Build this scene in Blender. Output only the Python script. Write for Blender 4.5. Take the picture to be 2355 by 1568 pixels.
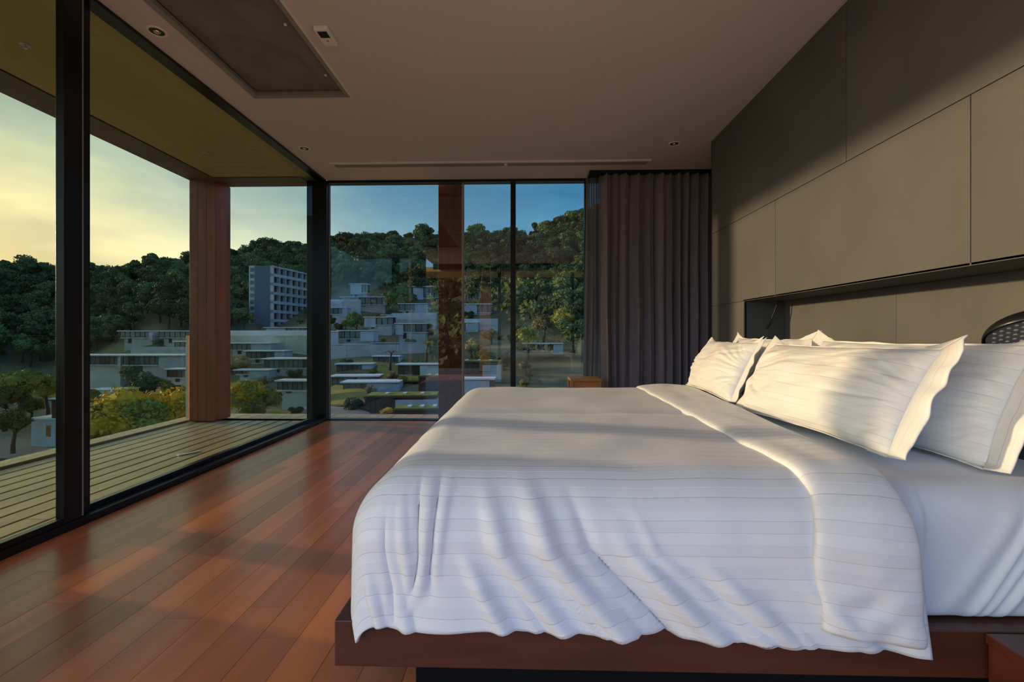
import bpy, bmesh, math, random
import numpy as np
from mathutils import Vector, Matrix, noise as mn
PI = math.pi
R = math.radians
random.seed(7)
for o in list(bpy.data.objects): bpy.data.objects.remove(o)
scene = bpy.context.scene
C = scene.collection

# ------------------------------------------------------------------ camera
F = 1047.0                     # focal length in pixels of the 2355 px wide frame
YAW = 0.0263
CAMZ = 1.05
cam_d = bpy.data.cameras.new('camera'); cam = bpy.data.objects.new('camera', cam_d); C.objects.link(cam)
cam.location = (0, 0, CAMZ); cam.rotation_euler = (PI/2, 0, YAW)
cam_d.sensor_width = 36; cam_d.lens = F/2355*36; cam_d.shift_y = -12/2355
cam_d.clip_start = 0.05; cam_d.clip_end = 2000
scene.camera = cam
FW = Vector((-math.sin(YAW), math.cos(YAW), 0)); RT = Vector((math.cos(YAW), math.sin(YAW), 0))
O = Vector((0, 0, CAMZ))
def ray(px, py): return FW + RT*((px-1177.5)/F) + Vector((0, 0, (772-py)/F))
def at(px, py, d): return O + ray(px, py)*d
def onX(px, py, X): r = ray(px, py); return O + r*(X/r.x)
def onY(px, py, Y): r = ray(px, py); return O + r*(Y/r.y)
def onZ(px, py, Z): r = ray(px, py); return O + r*((Z-CAMZ)/r.z)

# ------------------------------------------------------------------ light
scene.view_settings.view_transform = 'Standard'; scene.view_settings.look = 'None'
scene.view_settings.exposure = 0.52; scene.view_settings.gamma = 1.0
scene.view_settings.use_curve_mapping = False
SUN_STRENGTH = 15.5
sd = bpy.data.lights.new('sun', 'SUN'); sun = bpy.data.objects.new('sun', sd); C.objects.link(sun)
sun_dir = Vector((1, -0.235, -0.145)).normalized()       # the way the light travels
sun.rotation_euler = sun_dir.to_track_quat('-Z', 'Y').to_euler()
sun.location = (-20, 10, 12)
sd.energy = SUN_STRENGTH; sd.angle = R(1.8); sd.color = (1.0, 0.66, 0.40)

SKY = 5.2
w = bpy.data.worlds.new('sky'); scene.world = w; w.use_nodes = True
nt = w.node_tree; nt.nodes.clear()
def N(t, kind, **kw):
    n = t.nodes.new(kind)
    for k, v in kw.items(): setattr(n, k, v)
    return n
def ramp(t, stops, inp=None):
    n = N(t, 'ShaderNodeValToRGB'); e = n.color_ramp.elements
    while len(e) < len(stops): e.new(0.5)
    for i, (p, c) in enumerate(stops):
        e[i].position = p; e[i].color = (*c, 1) if len(c) == 3 else c
    if inp is not None: t.links.new(inp, n.inputs[0])
    return n
def vmath(t, op, a, b=None):
    n = N(t, 'ShaderNodeVectorMath', operation=op)
    t.links.new(a, n.inputs[0])
    if b is not None:
        if isinstance(b, tuple): n.inputs[1].default_value = b
        else: t.links.new(b, n.inputs[1])
    return n
def fmath(t, op, a, b=None, clamp=False):
    n = N(t, 'ShaderNodeMath', operation=op, use_clamp=clamp)
    for i, v in enumerate((a, b)):
        if v is None: continue
        if isinstance(v, (int, float)): n.inputs[i].default_value = v
        else: t.links.new(v, n.inputs[i])
    return n.outputs[0]
def mix(t, f, a, b, blend='MIX'):
    n = N(t, 'ShaderNodeMix', data_type='RGBA', blend_type=blend)
    for i, v in ((0, f), (6, a), (7, b)):
        if isinstance(v, (int, float)): n.inputs[i].default_value = v
        elif isinstance(v, tuple): n.inputs[i].default_value = (*v, 1)
        else: t.links.new(v, n.inputs[i])
    return n.outputs[2]
tc = N(nt, 'ShaderNodeTexCoord')
flat = vmath(nt, 'NORMALIZE', vmath(nt, 'MULTIPLY', tc.outputs['Generated'], (1, 1, 0)).outputs[0])
dt = vmath(nt, 'DOT_PRODUCT', flat.outputs[0], (-0.98, 0.196, 0)).outputs['Value']
tt = fmath(nt, 'MULTIPLY_ADD', dt, 0.5); nt.nodes[-1].inputs[2].default_value = 0.5
az = ramp(nt, [(0.0, (.20, .34, .66)), (.45, (.16, .33, .60)), (.55, (.085, .29, .47)), (.74, (.25, .43, .52)), (.84, (.62, .69, .60)), (.92, (.80, .78, .58)), (1.0, (1.2, .90, .50))], tt)
low = ramp(nt, [(0.0, (.30, .42, .68)), (.50, (.22, .40, .60)), (.60, (.16, .38, .53)), (.74, (.45, .55, .55)), (.84, (.80, .77, .60)), (.92, (1.0, .74, .40)), (1.0, (1.5, .90, .32))], tt)
sep = N(nt, 'ShaderNodeSeparateXYZ'); nt.links.new(tc.outputs['Generated'], sep.inputs[0])
el = ramp(nt, [(.10, (0, 0, 0)), (.30, (1, 1, 1))], sep.outputs['Z'])
c1 = mix(nt, el.outputs[0], low.outputs[0], az.outputs[0])
up = ramp(nt, [(.16, (1, 1, 1)), (.38, (.44, .58, .68)), (1.0, (.46, .56, .76))], sep.outputs['Z'])
c2 = mix(nt, 1.0, c1, up.outputs[0], 'MULTIPLY')
mp = N(nt, 'ShaderNodeMapping'); nt.links.new(tc.outputs['Generated'], mp.inputs[0]); mp.inputs['Scale'].default_value = (1, 1, 3.2)
mp.inputs['Rotation'].default_value = (0.25, 0.15, 0)
cn = N(nt, 'ShaderNodeTexNoise'); nt.links.new(mp.outputs[0], cn.inputs[0]); cn.inputs['Scale'].default_value = 3.0; cn.inputs['Detail'].default_value = 5; cn.inputs['Roughness'].default_value = .5
cr = ramp(nt, [(.45, (.80, .82, .86)), (.70, (1.28, 1.20, 1.08))], cn.outputs[0])
c3 = mix(nt, 1.0, c2, cr.outputs[0], 'MULTIPLY')
bg = N(nt, 'ShaderNodeBackground'); nt.links.new(c3, bg.inputs[0]); bg.inputs[1].default_value = SKY
wo = N(nt, 'ShaderNodeOutputWorld'); nt.links.new(bg.outputs[0], wo.inputs[0])

# ------------------------------------------------------------------ materials
def mat(name, col, rough=.5, metal=0, var=.12, scale=4, stretch=(1, 1, 1), bump=0, bscale=40, bstretch=None, rand=0, coat=0, spec=.5, sheen=0, col2=None, contrast=.25, hue=0):
    m = bpy.data.materials.new(name); m.use_nodes = True; t = m.node_tree; b = t.nodes['Principled BSDF']
    tc = N(t, 'ShaderNodeTexCoord'); mp = N(t, 'ShaderNodeMapping'); t.links.new(tc.outputs['Object'], mp.inputs[0]); mp.inputs['Scale'].default_value = stretch
    nz = N(t, 'ShaderNodeTexNoise'); t.links.new(mp.outputs[0], nz.inputs[0]); nz.inputs['Scale'].default_value = scale; nz.inputs['Detail'].default_value = 6
    if rand:
        oi = N(t, 'ShaderNodeObjectInfo')
        off = N(t, 'ShaderNodeCombineXYZ'); t.links.new(fmath(t, 'MULTIPLY', oi.outputs['Random'], 60.0), off.inputs[0]); t.links.new(fmath(t, 'MULTIPLY', oi.outputs['Random'], 23.0), off.inputs[1])
        ad = vmath(t, 'ADD', tc.outputs['Object'], off.outputs[0]); t.links.new(ad.outputs[0], mp.inputs[0])
    a = tuple(c*(1-var) for c in col); bb = col2 or tuple(min(1, c*(1+var)) for c in col)
    r = ramp(t, [(.5-contrast, a), (.5+contrast, bb)], nz.outputs[0]); out = r.outputs[0]
    if rand:
        rr = ramp(t, [(0, (1-rand, 1-rand*1.05, 1-rand*1.1)), (.5, (1, 1, 1)), (1, (1+rand, 1+rand*(1-hue), 1+rand*.6*(1-hue)))], oi.outputs['Random'])
        out = mix(t, 1.0, out, rr.outputs[0], 'MULTIPLY')
    t.links.new(out, b.inputs['Base Color'])
    b.inputs['Roughness'].default_value = rough; b.inputs['Metallic'].default_value = metal
    b.inputs['Coat Weight'].default_value = coat; b.inputs['Coat Roughness'].default_value = .15
    b.inputs['Specular IOR Level'].default_value = spec; b.inputs['Sheen Weight'].default_value = sheen
    if bump:
        m2 = N(t, 'ShaderNodeMapping'); t.links.new(tc.outputs['Object'], m2.inputs[0]); m2.inputs['Scale'].default_value = bstretch or stretch
        n2 = N(t, 'ShaderNodeTexNoise'); t.links.new(m2.outputs[0], n2.inputs[0]); n2.inputs['Scale'].default_value = bscale; n2.inputs['Detail'].default_value = 4
        bp = N(t, 'ShaderNodeBump'); t.links.new(n2.outputs[0], bp.inputs['Height']); bp.inputs['Strength'].default_value = bump; bp.inputs['Distance'].default_value = .01
        t.links.new(bp.outputs[0], b.inputs['Normal'])
    return m
def glass(name, tint, refl, rough=0.0, edge=.35):
    m = bpy.data.materials.new(name); m.use_nodes = True; t = m.node_tree; t.nodes.clear()
    tr = N(t, 'ShaderNodeBsdfTransparent'); tr.inputs[0].default_value = (*tint, 1)
    gl = N(t, 'ShaderNodeBsdfGlossy'); gl.inputs['Roughness'].default_value = rough; gl.inputs[0].default_value = (1, 1, 1, 1)
    lw = N(t, 'ShaderNodeLayerWeight'); lw.inputs[0].default_value = .5
    f = fmath(t, 'MULTIPLY_ADD', fmath(t, 'POWER', lw.outputs['Facing'], 5.0), edge, True); t.nodes[-1].inputs[2].default_value = refl
    mx = N(t, 'ShaderNodeMixShader'); t.links.new(f, mx.inputs[0]); t.links.new(tr.outputs[0], mx.inputs[1]); t.links.new(gl.outputs[0], mx.inputs[2])
    o = N(t, 'ShaderNodeOutputMaterial'); t.links.new(mx.outputs[0], o.inputs[0])
    return m
M = {}
M['plank'] = mat('reddish floorboard wood', (.58, .175, .060), rough=.30, var=.22, scale=1.6, stretch=(7, .5, 1), rand=.24, coat=.15, bump=.05, bscale=30, bstretch=(8, .4, 1), spec=.5, hue=.3)
M['seam'] = mat('dark joint', (.02, .01, .007), rough=.8)
M['deck'] = mat('weathered deck wood', (.62, .47, .30), rough=.42, var=.25, scale=3, stretch=(8, .5, 1), rand=.15, bump=.15, bscale=20, bstretch=(10, .5, 1))
M['frame_wood'] = mat('dark reddish timber', (.085, .021, .009), rough=.42, var=.35, scale=3, stretch=(.7, 6, 6), bump=.05, bscale=40, coat=.1)
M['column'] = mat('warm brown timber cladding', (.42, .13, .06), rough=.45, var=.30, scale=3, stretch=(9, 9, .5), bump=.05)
M['black'] = mat('black anodised aluminium', (.012, .013, .016), rough=.28, metal=.3, var=.2, scale=8)
M['ceiling'] = mat('grey white ceiling paint', (.68, .64, .67), rough=.75, var=.03, scale=1.2)
M['soffit'] = mat('tan balcony ceiling paint', (.70, .52, .23), rough=.8, var=.06, scale=.8)
M['column_lifted'] = mat('brightened timber cladding', (.62, .20, .10), rough=.45, var=.30, scale=3, stretch=(9, 9, .5), bump=.05)  # lighter copy of the column timber, making up for its dimly lit face
M['beam'] = mat('brown steel fascia', (.22, .15, .11), rough=.5, var=.25, scale=2, stretch=(4, 1, 1))
M['panel'] = mat('grey cement wall panel', (.115, .110, .108), rough=.62, var=.14, scale=2.3, stretch=(1, 1, .8), rand=.07, bump=.04, bscale=9, spec=.35)
M['panel_back'] = mat('wall panel backing', (.30, .28, .26), rough=.8)
M['dark'] = mat('dark plaster', (.05, .045, .045), rough=.9)
M['shadow_gap'] = mat('plinth blackened for underbed shade', (.008, .007, .007), rough=.95, spec=.1)  # near black stands in for the shade under the bed
M['curtain'] = mat('charcoal curtain cloth', (.27, .215, .26), rough=.85, var=.12, scale=30, stretch=(1, 1, .1), sheen=.3, bump=.05, bscale=200)
M['mesh'] = mat('grey filter cloth', (.19, .19, .20), rough=.8, var=.08, bump=.4, bscale=160)
M['white_metal'] = mat('white painted metal', (.86, .85, .84), rough=.35, var=.03)
M['grey_metal'] = mat('grey painted metal', (.30, .29, .29), rough=.45, var=.05)
M['chrome'] = mat('polished reflector', (.75, .72, .68), rough=.12, metal=1, var=.03)
M['blackplastic'] = mat('black plastic', (.012, .012, .014), rough=.35)
M['cable'] = mat('black cable', (.02, .018, .016), rough=.5)
M['orangewood'] = mat('orange varnished wood', (.55, .24, .06), rough=.4, var=.2, stretch=(1, 1, 6))
M['concrete'] = mat('pale villa concrete', (.56, .62, .65), rough=.85, var=.16, scale=.6, rand=.12)
M['concrete_warm'] = mat('warm retaining concrete', (.58, .58, .52), rough=.9, var=.2, scale=.3, rand=.1)
M['slab'] = mat('bright roof edge', (.85, .88, .88), rough=.5, var=.06)
M['darkwood'] = mat('dark villa timber', (.075, .045, .032), rough=.7, var=.3, scale=1, stretch=(6, 6, .5), rand=.2)
M['greenroof'] = mat('planted roof grass', (.22, .25, .035), rough=.95, var=.35, scale=1.2, bump=.5, bscale=6)
M['villa_glass'] = mat('villa window glass', (.10, .14, .14), rough=.12, var=.3, scale=.5, rand=.6, spec=.8)
M['hotel_blue'] = mat('slate blue cladding', (.13, .19, .27), rough=.7, var=.12, scale=.2)
M['water'] = mat('pool water', (.02, .05, .05), rough=.08, var=.1)
M['canopy'] = mat('pale blue canopy', (.40, .56, .58), rough=.5, var=.1)
M['road'] = mat('grey asphalt', (.16, .17, .18), rough=.85, var=.12)
M['lawn'] = mat('sunny lawn', (.22, .20, .03), rough=.95, var=.4, scale=.25, bump=.5, bscale=3)
M['earth'] = mat('hillside earth', (.16, .17, .075), rough=.95, var=.5, scale=.06, col2=(.32, .26, .14))
M['clay'] = mat('orange clay bank', (.42, .22, .07), rough=.95, var=.3, scale=.2)
M['bark'] = mat('grey brown bark', (.10, .075, .055), rough=.95, var=.3, scale=3, stretch=(4, 4, .6))
def leafmat(name, c, rnd=.5, hue=-.3):
    m = mat(name, c, rough=.7, var=.45, scale=.35, rand=rnd, spec=.2, hue=hue)
    return m
M['leaf'] = leafmat('forest leaves', (.12, .165, .065))
M['leaf_olive'] = leafmat('olive leaves', (.30, .28, .06), .35)
M['leaf_brown'] = leafmat('dry brown leaves', (.34, .24, .12), .35)
M['flower'] = mat('yellow orange blossom', (.85, .50, .02), rough=.7, var=.35, scale=2)
M['glass_left'] = glass('green tinted glass', (.37, .392, .37), .015, edge=.5)
M['glass_back'] = glass('clear reflective glass', (.365, .40, .41), .075, edge=.5)
M['glass_rail'] = glass('railing glass', (.90, .95, .92), .01, edge=.3)
M['glass_edge'] = mat('bright glass edge', (.85, .88, .80), rough=.2, var=.02)

def linen(name, base, stripe, period=.054, dark=.955, rough1=.48, rough2=.7, wr=.25):
    m = bpy.data.materials.new(name); m.use_nodes = True; t = m.node_tree; b = t.nodes['Principled BSDF']
    uv = N(t, 'ShaderNodeUVMap'); s = N(t, 'ShaderNodeSeparateXYZ'); t.links.new(uv.outputs[0], s.inputs[0])
    fr = fmath(t, 'FRACT', fmath(t, 'DIVIDE', s.outputs['Y'], period))
    tri = fmath(t, 'ABSOLUTE', fmath(t, 'SUBTRACT', fr, .5))           # 0.5 .. 0 .. 0.5
    st = fmath(t, 'MULTIPLY', fmath(t, 'SUBTRACT', tri, .235), 33.0, True)
    col = mix(t, st, base, tuple(c*(dark if stripe else 1) for c in base))
    t.links.new(col, b.inputs['Base Color'])
    rg = fmath(t, 'MULTIPLY_ADD', st, rough2-rough1); t.nodes[-1].inputs[2].default_value = rough1
    t.links.new(rg, b.inputs['Roughness'])
    b.inputs['Sheen Weight'].default_value = .15; b.inputs['Specular IOR Level'].default_value = .35
    tc = N(t, 'ShaderNodeTexCoord')
    nz = N(t, 'ShaderNodeTexNoise'); t.links.new(tc.outputs['Object'], nz.inputs[0]); nz.inputs['Scale'].default_value = 9; nz.inputs['Detail'].default_value = 5; nz.inputs['Distortion'].default_value = .6
    h = fmath(t, 'ADD', fmath(t, 'MULTIPLY', nz.outputs[0], wr), fmath(t, 'MULTIPLY', st, .15 if stripe else 0))
    bp = N(t, 'ShaderNodeBump'); t.links.new(h, bp.inputs['Height']); bp.inputs['Strength'].default_value = .5; bp.inputs['Distance'].default_value = .018
    t.links.new(bp.outputs[0], b.inputs['Normal'])
    return m
M['duvet'] = linen('white satin stripe duvet cotton', (.80, .79, .82), True)
M['pillow'] = linen('white pillow cotton', (.83, .81, .81), True, period=.05, dark=.975, wr=.30)
M['sheet'] = linen('white fitted sheet cotton', (.76, .77, .83), False, wr=.15)

# ------------------------------------------------------------------ helpers
def tag(o, label=None, cat=None, group=None, kind=None):
    if label: o['label'] = label
    if cat: o['category'] = cat
    if group: o['group'] = group
    if kind: o['kind'] = kind
    return o
class MB:
    def __init__(s): s.v = []; s.f = []
    def box(s, x0, x1, y0, y1, z0, z1, mtx=None):
        n = len(s.v)
        for z in (z0, z1):
            for (x, y) in ((x0, y0), (x1, y0), (x1, y1), (x0, y1)):
                p = Vector((x, y, z)); s.v.append(mtx @ p if mtx else p)
        for q in ((3, 2, 1, 0), (4, 5, 6, 7), (0, 1, 5, 4), (1, 2, 6, 5), (2, 3, 7, 6), (3, 0, 4, 7)): s.f.append(tuple(n+i for i in q))
        return s
    def prism(s, pts, z0, z1):
        n = len(s.v); k = len(pts)
        for z in (z0, z1):
            for p in pts: s.v.append(Vector((p[0], p[1], z)))
        s.f.append(tuple(n+i for i in range(k))[::-1]); s.f.append(tuple(n+k+i for i in range(k)))
        for i in range(k): s.f.append((n+i, n+(i+1) % k, n+k+(i+1) % k, n+k+i))
        return s
    def lathe(s, prof, c=(0, 0, 0), seg=24, cap=True):
        n = len(s.v); c = Vector(c)
        for (r, z) in prof:
            for i in range(seg): a = 2*PI*i/seg; s.v.append(c+Vector((r*math.cos(a), r*math.sin(a), z)))
        for j in range(len(prof)-1):
            for i in range(seg): s.f.append((n+j*seg+i, n+j*seg+(i+1) % seg, n+(j+1)*seg+(i+1) % seg, n+(j+1)*seg+i))
        if cap:
            s.f.append(tuple(n+i for i in range(seg))[::-1]); s.f.append(tuple(n+(len(prof)-1)*seg+i for i in range(seg)))
        return s
    def tube(s, pts, rad, seg=8):
        n0 = len(s.v); pts = [Vector(p) for p in pts]
        rads = rad if isinstance(rad, (list, tuple)) else [rad]*len(pts)
        for k, p in enumerate(pts):
            d = (pts[min(k+1, len(pts)-1)]-pts[max(k-1, 0)]).normalized()
            u = d.orthogonal().normalized() if abs(d.z) > .95 else d.cross(Vector((0, 0, 1))).normalized(); v = d.cross(u)
            for i in range(seg): a = 2*PI*i/seg; s.v.append(p+(u*math.cos(a)+v*math.sin(a))*rads[k])
        for k in range(len(pts)-1):
            for i in range(seg): s.f.append((n0+k*seg+i, n0+k*seg+(i+1) % seg, n0+(k+1)*seg+(i+1) % seg, n0+(k+1)*seg+i))
        s.f.append(tuple(n0+i for i in range(seg))[::-1]); s.f.append(tuple(n0+(len(pts)-1)*seg+i for i in range(seg)))
        return s
    def build(s, name, m, parent=None, bevel=0, smooth=False):
        me = bpy.data.meshes.new(name); me.from_pydata([tuple(v) for v in s.v], [], s.f); me.update()
        bm = bmesh.new(); bm.from_mesh(me); bmesh.ops.recalc_face_normals(bm, faces=bm.faces); bm.to_mesh(me); bm.free()
        me.materials.append(m)
        if smooth: me.polygons.foreach_set('use_smooth', [True]*len(me.polygons))
        o = bpy.data.objects.new(name, me); C.objects.link(o)
        if parent: o.parent = parent
        if bevel:
            b = o.modifiers.new('bevel', 'BEVEL'); b.width = bevel; b.segments = 2; b.limit_method = 'ANGLE'; b.harden_normals = False
        return o
def box(name, m, x0, x1, y0, y1, z0, z1, parent=None, bevel=0): return MB().box(x0, x1, y0, y1, z0, z1).build(name, m, parent, bevel)
def empty(name, loc=(0, 0, 0), rz=0):
    o = bpy.data.objects.new(name, None); o.location = loc; o.rotation_euler = (0, 0, rz); o.empty_display_size = .1; C.objects.link(o); return o
def grid_obj(name, P, m, parent=None, uv=None, close_u=False, flip=False):
    nu, nv = P.shape[:2]
    faces = []
    for i in range(nu-1):
        for j in range(nv-1):
            a = i*nv+j; q = (a, a+nv, a+nv+1, a+1); faces.append(q[::-1] if flip else q)
    me = bpy.data.meshes.new(name); me.from_pydata(P.reshape(-1, 3).tolist(), [], faces); me.update()
    if uv is not None:
        l = me.uv_layers.new(name='UVMap'); idx = np.empty(len(me.loops), dtype=np.int32); me.loops.foreach_get('vertex_index', idx)
        l.data.foreach_set('uv', uv.reshape(-1, 2)[idx].ravel().astype(np.float32))
    me.polygons.foreach_set('use_smooth', [True]*len(me.polygons)); me.materials.append(m)
    o = bpy.data.objects.new(name, me); C.objects.link(o)
    if parent: o.parent = parent
    return o
def solid(o, th, off=-1):
    s = o.modifiers.new('solid', 'SOLIDIFY'); s.thickness = th; s.offset = off; return o
def nz(x, y, z=0.0): return mn.noise(Vector((x, y, z)))

# ================================================================== ROOM SHELL
XL, XR, ZC, YB, YR = -2.45, 1.86, 2.98, 5.60, -0.90      # left glazing, bed wall, ceiling, back glazing, rear opening
# floor and its boards
fl = box('floor', M['seam'], -2.70, 2.45, YR-.1, YB+.05, -.12, -.012); tag(fl, kind='structure')
rnd = random.Random(3)
x = -2.44; wpl = .138
plank_cache = {}
while x < XR+.45:
    y = YR-.1-rnd.random()*1.2
    while y < YB+.03:
        L = rnd.choice((1.2, 1.5, 1.8, 2.1)); y0 = max(y, YR-.1); y1 = min(y+L, YB+.03)
        if y1-y0 > .05:
            x1 = min(x+wpl-.0016, XR+.5)
            g = box('plank', M['plank'], 0, x1-x, 0, y1-y0-.0016, -.012, 0, fl); g.location = (x, y0, rnd.uniform(-.0004, .0002))
        y += L
    x += wpl
# ceiling with an opening for the return air panel
PX0, PX1, PY0, PY1 = -2.17, -1.40, 1.45, 3.62
cm = MB()
cm.box(-2.449, PX0, YR-.1, YB+.12, ZC, ZC+.12); cm.box(PX1, 2.60, YR-.1, YB+.12, ZC, ZC+.12)
cm.box(PX0, PX1, YR-.1, PY0, ZC, ZC+.12); cm.box(PX0, PX1, PY1, YB+.12, ZC, ZC+.12)
tag(cm.build('ceiling', M['ceiling']), kind='structure')
tag(box('roof', M['dark'], -4.3, 2.7, YR-.1, YB+.2, ZC+.25, ZC+.55), kind='structure')

# right wall of cement panels with a long niche
YW = 4.57
NZ0, NZ1, NXB = .82, 1.342, 2.20
NY1 = onX(1711, 740, XR).y
wr = box('wall_right', M['panel_back'], XR+.012, XR+.02, NY1+.0, YW-.002, .0, ZC); tag(wr, kind='structure')
box('backing', M['panel_back'], XR+.012, XR+.02, YR, NY1, NZ1+.03, ZC, wr)
box('backing', M['panel_back'], XR+.012, XR+.02, YR, NY1, 0, NZ0-.03, wr)
box('core', M['dark'], NXB+.02, 2.45, YR, YW-.01, 0, ZC, wr)
def wy(px, py=600): return onX(px, py, XR).y
g = .004
def pan(y0, y1, z0, z1): box('panel', M['panel'], XR, XR+.012, y0+g/2, y1-g/2, z0+g/2, z1-g/2, wr, .0012)
ZJ = 2.055
ys = [YW, wy(1681), wy(1946), 1.35, .1, YR]
for a, b in zip(ys, ys[1:]): pan(b, a, ZJ, ZC)
ys = [YW, wy(1783), wy(2232), .62, YR]
for a, b in zip(ys, ys[1:]): pan(b, a, NZ1, ZJ)
pan(NY1, YW, .614, NZ1); pan(NY1, YW, 0, .614)
ys = [NY1, wy(2100, 900), .9, YR]
for a, b in zip(ys, ys[1:]):
    pan(b, a, .614, NZ0); pan(b, a, 0, .614)
# niche lining
box('niche_end', M['panel'], XR+.012, NXB, NY1, NY1+.015, NZ0, NZ1, wr)
box('niche_top', M['panel'], XR, NXB+.01, YR, NY1+.015, NZ1, NZ1+.012, wr)
box('niche_sill', M['panel'], XR, NXB+.01, YR, NY1+.015, NZ0-.012, NZ0, wr)
yy = [NY1, 2.75, 1.95, 1.0, 0.1, YR]
for a, b in zip(yy, yy[1:]): box('niche_panel', M['panel'], NXB, NXB+.012, b+.001, a-.001, NZ0, NZ1, wr)
box('end_return', M['panel'], XR, 2.45, YW-.012, YW, 0, ZC, wr)
tag(box('wall_far', M['dark'], 2.45, 2.6, YW-.1, YB+.1, 0, ZC), kind='structure')
# near left wall piece, behind the picture edge

# left glazing ----------------------------------------------------------
w1 = empty('window_1', (XL, 0, 0)); tag(w1, kind='structure')
def wb(name, m, x0, x1, y0, y1, z0, z1, bev=.002): return box(name, m, x0-XL, x1-XL, y0, y1, z0, z1, w1, bev)
wb('bottom_track', M['black'], XL-.13, XL, 1.2, YB, 0, .040)
wb('head_track', M['black'], XL-.098, XL+.0, 1.2, YB, ZC-.022, ZC)
# near sliding leaf (inner line) and far leaf (outer line)
wb('leaf_rail', M['black'], XL-.055, XL-.012, 1.2, 2.47, .040, .072)
wb('leaf_stile', M['black'], XL-.055, XL-.008, 2.37, 2.47, .045, ZC-.02)
wb('leaf_rail', M['black'], XL-.115, XL-.07, 2.46, YB, .040, .072)
wb('leaf_stile', M['black'], XL-.115, XL-.05, 2.475, 2.56, .045, ZC-.02)
wb('highlight_strip', M['grey_metal'], XL-.030, XL-.006, 2.47, 2.476, .05, ZC-.02, 0)  # grey strip put in as the highlight line along the stile
wb('pane', M['glass_left'], XL-.036, XL-.03, 1.2, 2.38, .068, ZC-.005, 0)
wb('pane', M['glass_left'], XL-.096, XL-.09, 2.55, YB+.02, .068, ZC-.005, 0)
wb('corner_post', M['black'], XL-.25, XL, YB-.01, YB+.11, 0, ZC)
wb('corner_bead', M['grey_metal'], XL+.0, XL+.012, YB+.05, YB+.062, 0, ZC)

# back glazing -----------------------------------------------------------
w2 = empty('window_2', (0, YB, 0)); tag(w2, kind='structure')
def bb(name, m, x0, x1, y0, y1, z0, z1, bev=.002): return box(name, m, x0, x1, y0, y1, z0, z1, w2, bev)
xm = onY(1180, 600, YB).x
xs2 = onY(1348, 600, YB).x
bb('sill', M['black'], XL, 2.45, 0, .11, -.01, .012)
bb('head', M['black'], XL, 2.45, 0, .11, ZC-.03, ZC)
bb('mullion', M['black'], xm-.032, xm+.032, .01, .075, 0, ZC-.02)
xg = onY(1064, 600, YB).x
bb('stile', M['grey_metal'], xg-.012, xg+.008, .03, .06, 0, ZC-.02)
bb('mullion', M['black'], xs2-.02, xs2+.02, .01, .075, 0, ZC-.02)
bb('pane', M['glass_back'], XL, xm, .060, .066, .012, ZC-.03, 0)
bb('pane', M['glass_back'], xm, 2.45, .030, .036, .012, ZC-.03, 0)

# rear opening behind the photographer (seen only mirrored in the glass)
w3 = empty('window_3', (0, YR, 0)); tag(w3, kind='structure')
for (a, b) in ((-.70, -.62), (1.25, 1.33)): box('mullion', M['black'], a, b, -.06, 0, 0, ZC, w3)
box('header', M['black'], XL, XR, -.08, 0, ZC-.14, ZC, w3)
tag(box('rear_eave', M['soffit'], -3.2, 2.6, YR-1.5, YR-.12, 2.80, 2.92), kind='structure')
tag(box('rear_deck', M['dark'], -3.2, 2.6, YR-2.6, YR-.1, -.13, -.01), kind='structure')
rc = empty('timber_column', (-1.15, YR-1.3, 0)); tag(rc, 'timber column on the rear terrace behind the photographer', 'column')
box('shaft', M['beam'], -.16, .16, -.16, .16, -.01, 2.80, rc); box('base_plate', M['black'], -.18, .18, -.18, .18, -.012, .01, rc)

# balcony -----------------------------------------------------------------
XE = -4.13
tag(box('balcony_slab', M['dark'], -4.34, XL-.14, YR, 6.12, -.35, -.055), kind='structure')
tag(box('balcony_slab_back', M['dark'], XL-.14, 2.6, YB+.12, 6.12, -.35, -.055), kind='structure')
dk = box('deck', M['seam'], XE, XL-.14, 0, YB+.03, -.055, -.04); tag(dk, kind='structure')
x = XE; wd = .155; rnd = random.Random(5)
while x < XL-.16:
    y = 0-rnd.random()*2
    while y < YB:
        L = rnd.choice((1.9, 2.6, 3.2)); y0 = max(0, y); y1 = min(y+L, YB+.02)
        if y1-y0 > .06:
            o = box('deck_board', M['deck'], 0, min(wd, XL-.14-x)-.022, 0, y1-y0-.004, -.028, 0, dk, .002); o.location = (x, y0, -.012)
        y += L
    x += wd
ek = box('kerb_board', M['deck'], XE-.21, XE-.012, 0, 6.12, -.06, .012, dk, .003)
# strip of short boards along the back
x = XE; k = 0
while x < 2.4:
    o = box('deck_board', M['deck'], 0, .192, 0, .40, -.028, 0, dk, .002); o.location = (x, YB+.125, -.012); x += .20
box('drain_strip', M['black'], XE, 2.4, YB+.115, YB+.122, -.05, -.006, dk)
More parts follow.
